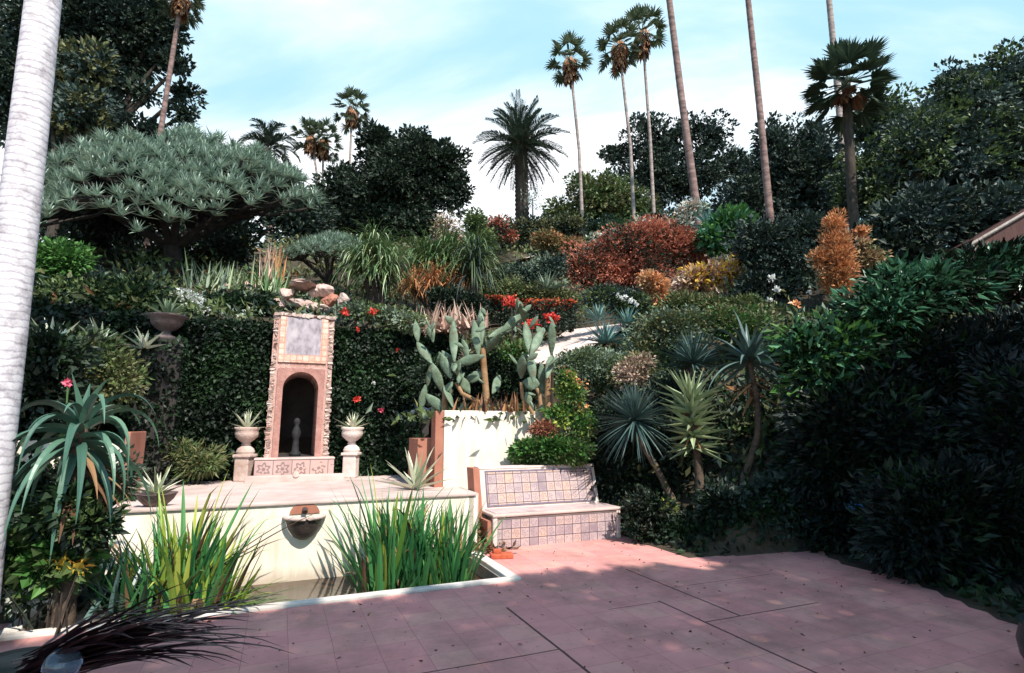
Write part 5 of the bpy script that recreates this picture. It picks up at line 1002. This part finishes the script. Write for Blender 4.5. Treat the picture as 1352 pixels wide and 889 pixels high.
SH('broad_leaf_plant', 'bright broad leaved plant in the corner bed below the aloe', 'plant', [(60, 745, 34, 28), (35, 725, 22, 30), (85, 735, 24, 24), (25, 770, 24, 20)], [M['bright'], M['green']], .12, .16, 100, 22, d=4.75, aspect=.7)
SH('dark_bush', 'dark leafy bush hiding the foot of the big arching aloe', 'bush', [(92, 668, 24, 26), (120, 690, 22, 24), (66, 680, 20, 22)], [M['ivy'], M['green']], .085, .14, 60, 34, d=4.66)
SH('yellow_leaf_plant', 'orange yellow leaves in the middle of the broad leaved plant', 'plant', [(86, 752, 13, 11), (104, 752, 7, 9)], [M['yellowleaf'], M['green']], .07, .05, 7, 8, d=4.6, aspect=.75, core=False)
SH('pale_leaf_plant', 'pale white leaved plant in the bottom left of the corner bed', 'plant', [(24, 782, 20, 22), (34, 772, 14, 14)], [M['silver'], M['greygreen']], .05, .09, 60, 24, d=4.7, aspect=.7, core=False)
SH('white_flower_plant', 'small white flowers under the arching aloe leaves', 'flowers', [(130, 735, 14, 12), (118, 725, 10, 8)], [M['whiteflower'], M['green']], .03, .08, 30, 16, d=5.1, core=False)
q = G(128, 800); mb = MB(); box(mb, (-.16, -.2, 0), (.16, .2, .14), bev=.02); tag(mb.build('stone_block', M['greystone'], loc=q, rotz=TH+.35), 'grey stone block at the left corner of the pool', 'stone')
# white foreground palm trunk
b = G(-46, 862); tp = P(58, -40, 4.35); t = thing('white_palm', 'smooth white ringed palm trunk leaning along the left edge', 'palm tree', b)
top = tp-b; hi = top*1.55; k = 240; s = np.linspace(0, 1, k)[:, None]; path = hi*s+np.array([.10, 0, 0])*(s*(1-s))*1.2
z = np.arange(k); rad = np.interp(s[:, 0], [0, .12, .6, 1], [.165, .148, .128, .11])*(1+.003*np.sin(z*1.3))
m, t_, b_ = mat_new('white_ringed_palm_bark'); oc = t_.nodes.new('ShaderNodeTexCoord'); wv = t_.nodes.new('ShaderNodeTexWave'); wv.bands_direction = 'Z'; wv.inputs['Scale'].default_value = 5.0; wv.inputs['Distortion'].default_value = 4.6; wv.inputs['Detail'].default_value = 5; wv.inputs['Detail Scale'].default_value = 1.5; wv.inputs['Detail Roughness'].default_value = .65
t_.links.new(oc.outputs['Object'], wv.inputs['Vector']); r_ = t_.nodes.new('ShaderNodeValToRGB'); e_ = r_.color_ramp.elements; e_[0].position = 0.0; e_[0].color = (.40, .37, .41, 1); e_[1].position = .24; e_[1].color = (.62, .59, .62, 1)
n_ = t_.nodes.new('ShaderNodeTexNoise'); n_.inputs['Scale'].default_value = 7; n_.inputs['Roughness'].default_value = .75; n_.inputs['Detail'].default_value = 4; t_.links.new(oc.outputs['Object'], n_.inputs['Vector'])
r2 = t_.nodes.new('ShaderNodeValToRGB'); r2.color_ramp.elements[0].position = .3; r2.color_ramp.elements[0].color = (.25, .22, .24, 1); r2.color_ramp.elements[1].position = .55; r2.color_ramp.elements[1].color = (1, 1, 1, 1); t_.links.new(n_.outputs['Fac'], r2.inputs[0])
mm = t_.nodes.new('ShaderNodeMix'); mm.data_type = 'RGBA'; mm.blend_type = 'MULTIPLY'; mm.inputs[0].default_value = .7; t_.links.new(wv.outputs['Fac'], r_.inputs[0]); t_.links.new(r_.outputs[0], mm.inputs[6]); t_.links.new(r2.outputs[0], mm.inputs[7]); t_.links.new(mm.outputs[2], b_.inputs['Base Color'])
b_.inputs['Roughness'].default_value = .8; bp = t_.nodes.new('ShaderNodeBump'); bp.inputs['Strength'].default_value = .1; bp.inputs['Distance'].default_value = .006; t_.links.new(wv.outputs['Fac'], bp.inputs['Height']); t_.links.new(bp.outputs[0], b_.inputs['Normal'])
mb = MB(); tube(mb, path-[0, 0, .05], rad, 24); mb.build('trunk', m, t, smooth=True)
mb = MB()
for k in range(14):
    a = k*2.4; e = math.radians(R.uniform(5, 75)); frond(mb, hi, (math.cos(a)*math.cos(e), math.sin(a)*math.cos(e), math.sin(e)), 2.1, 1.0, 34, .5, .05, hang=.5)
mb.build('leaf_crown', M['date'], t)
# dark purple fronds, pot and ball at the bottom left
q = P(40, 888, 3.2); b = np.array([q[0], q[1], 0]); t = thing('dark_strap_leaf_plant', 'dark purple brown strap leaves spreading over the patio at the bottom left', 'plant', b); mb = MB()
tg = [(345, 885), (330, 852), (345, 832), (290, 838), (300, 888), (240, 836), (200, 845), (180, 870), (270, 862), (230, 890), (150, 850)]; n = 130
ti = R.integers(0, len(tg), n); D = []; LL = []
for i in ti:
    e = P(tg[i][0]+R.normal(0, 14), tg[i][1]-26+R.normal(0, 7), 3.2+R.normal(0, .3)); D.append(e-q); LL.append(np.linalg.norm(e-q)*R.uniform(.75, 1.1))
D = nrm(np.array(D)); blades(mb, q-b+R.normal(0, .04, (n, 3)), D+[0, 0, .16], np.array(LL), R.uniform(.024, .048, n), R.uniform(.25, .8, n), 9, 'strap', .2, stiff=1.6)
mb.build('fronds', M['purple'], t); mb = MB(); tube(mb, [(0, 0, 0), (.02, 0, .15), q-b], [.05, .04, .03], 8); mb.build('stem', M['bark'], t)
q = P(18, 878, 3.3); t = thing('plant_pot', 'dark green rounded pot in the bottom left corner', 'pot', (q[0], q[1], .006)); mb = MB(); lathe(mb, [(0, 0), (.16, 0), (.21, .1), (.225, .2), (.2, .28), (.215, .30), (.2, .315), (.17, .29), (0, .27)], 30); mb.build('pot', M['darkpot'], t, smooth=True)
q = P(82, 880, 3.05); t = thing('glass_ball', 'pale bluish glass ball on a stake beside the dark fronds', 'garden ball', (q[0], q[1], .006)); mb = MB(); lathe(mb, [(.085*math.sin(a), q[2]-.085*math.cos(a)) for a in np.linspace(0.01, math.pi-.01, 18)], 28); mb.build('ball', M['ball'], t, smooth=True); mb = MB(); tube(mb, [(0, 0, 0), (0, 0, q[2]-.075)], .012, 8); mb.build('stake', M['bark'], t)
q = G(1425, 900); t = thing('plant_pot', 'dark round pot at the bottom right edge', 'pot', q+[0, 0, .006]); mb = MB(); lathe(mb, [(0, 0), (.22, 0), (.27, .1), (.28, .2), (.25, .3), (.27, .32), (.24, .33), (0, .3)], 30); mb.build('pot', M['darkpot'], t, smooth=True)

# ------------------------------------------------------------------ loose ground growth over the hill
rr = np.random.default_rng(77); mats = [M['green'], M['olive'], M['greygreen'], M['dry'], M['dark_blue']]
mb = MB()
for k in range(2300):
    y = 9+37*rr.uniform(0, 1)**1.5; x = rr.uniform(-1.0, 1.05)*y; q0, q1 = x-C0[0], y-C0[1]; u, v = q0*U[0]+q1*U[1], q0*V[0]+q1*V[1]
    if v < 5.9 and u < -.02: continue
    if v < 2.95 and u < 2.6: continue
    if min(math.hypot(x-a_[0], y-a_[1]) for a_ in PATHPTS) < 1.25: continue
    if v < 0.3 or (u < 4.8 and v < 1): continue
    z = Hxy(x, y); 
    s = .5+.018*y; n = int(rr.uniform(18, 46)); C = np.array([x, y, z])+rr.normal(0, 1, (n, 3))*[s*.55, s*.55, s*.12]; C[:, 2] = np.maximum(C[:, 2], z-.05)
    leaves(mb, C, rdir(n, rr)+[0, 0, .7], s*.28*rr.uniform(.6, 1.3, n), s*.12, int(rr.choice(5, p=[.36, .26, .20, .02, .16])), rr)
stuff(mb.build('ground_cover', mats))
# ivy and weeds in the left bank and the bed under the right hand shrubs
mb = MB(); n = 16000; u = rr.uniform(-9, -4.3, n); v = rr.uniform(.5, 5.6, n); z = Huv(u, v); C = C0+u[:, None]*U+v[:, None]*V; C[:, 2] = z+np.abs(rr.normal(.04, .08, n))
ok = ~((u > -5.3) & (v > 1.3)); leaves(mb, C[ok], rdir(ok.sum(), rr)+[0, -.3, .5], .12, .08, rng=rr)
n = 12000; u = rr.uniform(2.35, 9, n); v = rr.uniform(-4, 3, n); ok = u > np.interp(v, UBV, UBU)+.05; z = Huv(u, v); C = C0+u[:, None]*U+v[:, None]*V; C[:, 2] = z+np.abs(rr.normal(.03, .06, n)); leaves(mb, C[ok], rdir(ok.sum(), rr)+[0, 0, .6], .11, .07, rng=rr)
stuff(mb.build('ivy_ground_cover', M['ivy']))

# ------------------------------------------------------------------ the tree behind the camera that shades the patio
rr = np.random.default_rng(5)
def shade_tree(label, base, cs, n):
    b = np.array(base); t = thing('shade_tree', label, 'tree', b); mb = MB(); tm = MB()
    for c, r in cs:
        c = np.array(c)-b; q = rdir(n, rr)*(rr.uniform(0, 1, n)**.4)[:, None]*np.array(r); leaves(mb, c+q, rdir(n, rr), .42, .3, rng=rr); tube(tm, [(0, 0, 0), c*[.3, .3, .6], c], [.3, .2, .08], 8)
    mb.build('crown', M['dark_blue'], t); tm.build('trunk', M['bark'], t)
k_ = 1/math.tan(SUN_EL); ld = np.array([-math.sin(SUN_AZ), math.cos(SUN_AZ)])
def above(u, v, z):                                 # the point at height z whose shadow falls on (u, v)
    g = X(u, v); return (g[0]-ld[0]*k_*z, g[1]-ld[1]*k_*z, z)
def canopy(label, base, edge, u0, u1, v0, cover, L, zlo, zhi):
    """a wide flat crown; its outline is set by where its shadow ends on the patio"""
    b = np.array(base); t = thing('shade_tree', label, 'tree', b); n = int((u1-u0)*(edge-v0)*cover/(L*L*.75*.5)); u = rr.uniform(u0, u1, n); v = rr.uniform(v0, edge+.5, n); z = rr.uniform(zlo, zhi, n)
    e = edge+.10*np.sin(u*5.1)+.08*np.sin(u*11.3+1)+.22*np.sin(u*1.7+.6)*(u > -.2)-np.where(u > -.2, .22, .05)*np.abs(rr.normal(0, 1, n)); ok = v < e; u, v, z = u[ok], v[ok], z[ok]; g = C0+u[:, None]*U+v[:, None]*V
    C = np.stack([g[:, 0]-ld[0]*k_*z, g[:, 1]-ld[1]*k_*z, z], -1)-b; mb = MB(); leaves(mb, C, rdir(len(C), rr), L, L*.75, rng=rr); mb.build('crown', M['dark_blue'], t)
    tm = MB(); c = C.mean(0); tube(tm, [(0, 0, 0), c*[.02, .02, .5], c*[.08, .08, 1]], [.35, .25, .18], 8)
    tm.build('trunk', M['bark'], t)
canopy('spreading light evergreen tree behind the viewer that shades the patio', (6.0, -7.5, 0), -.10, -7.5, 2.6, -6.5, 8.5, .12, 7.6, 9.0)
canopy('dense evergreen tree right of the viewer that shades the right of the patio', (9.5, -5.0, 0), .95, 2.45, 7.0, -6.5, 9.0, .12, 7.2, 8.8)
shade_tree('unseen low evergreen tree added at the right to block sky light', (8.5, 0, 0), [((7.6, 1.5, 3.2), (2.2, 2.4, 2.2)), ((7.0, -1.5, 4.2), (2.6, 2, 2.6)), ((8.6, 3.8, 4.2), (1.6, 1.6, 2.4))], 2600)  # out-of-frame crowns added to cut sky light from the right
n = 420; u = rr.uniform(-4.4, 4, n); v = -3.6+4.9*rr.uniform(0, 1, n); ok = ((v < -.2) | (u > .1)) & (u < np.interp(v, UBV, UBU)-.02) & ~((u > .1) & (v > 1.35)); g = C0+u[ok, None]*U+v[ok, None]*V; g[:, 2] = .014
mb = MB(); D = rdir(len(g), rr)*[1, 1, .12]; leaves(mb, g, D, rr.uniform(.012, .05, len(g)), rr.uniform(.008, .02, len(g)), rng=rr); stuff(mb.build('leaf_litter', M['iris_dead']))
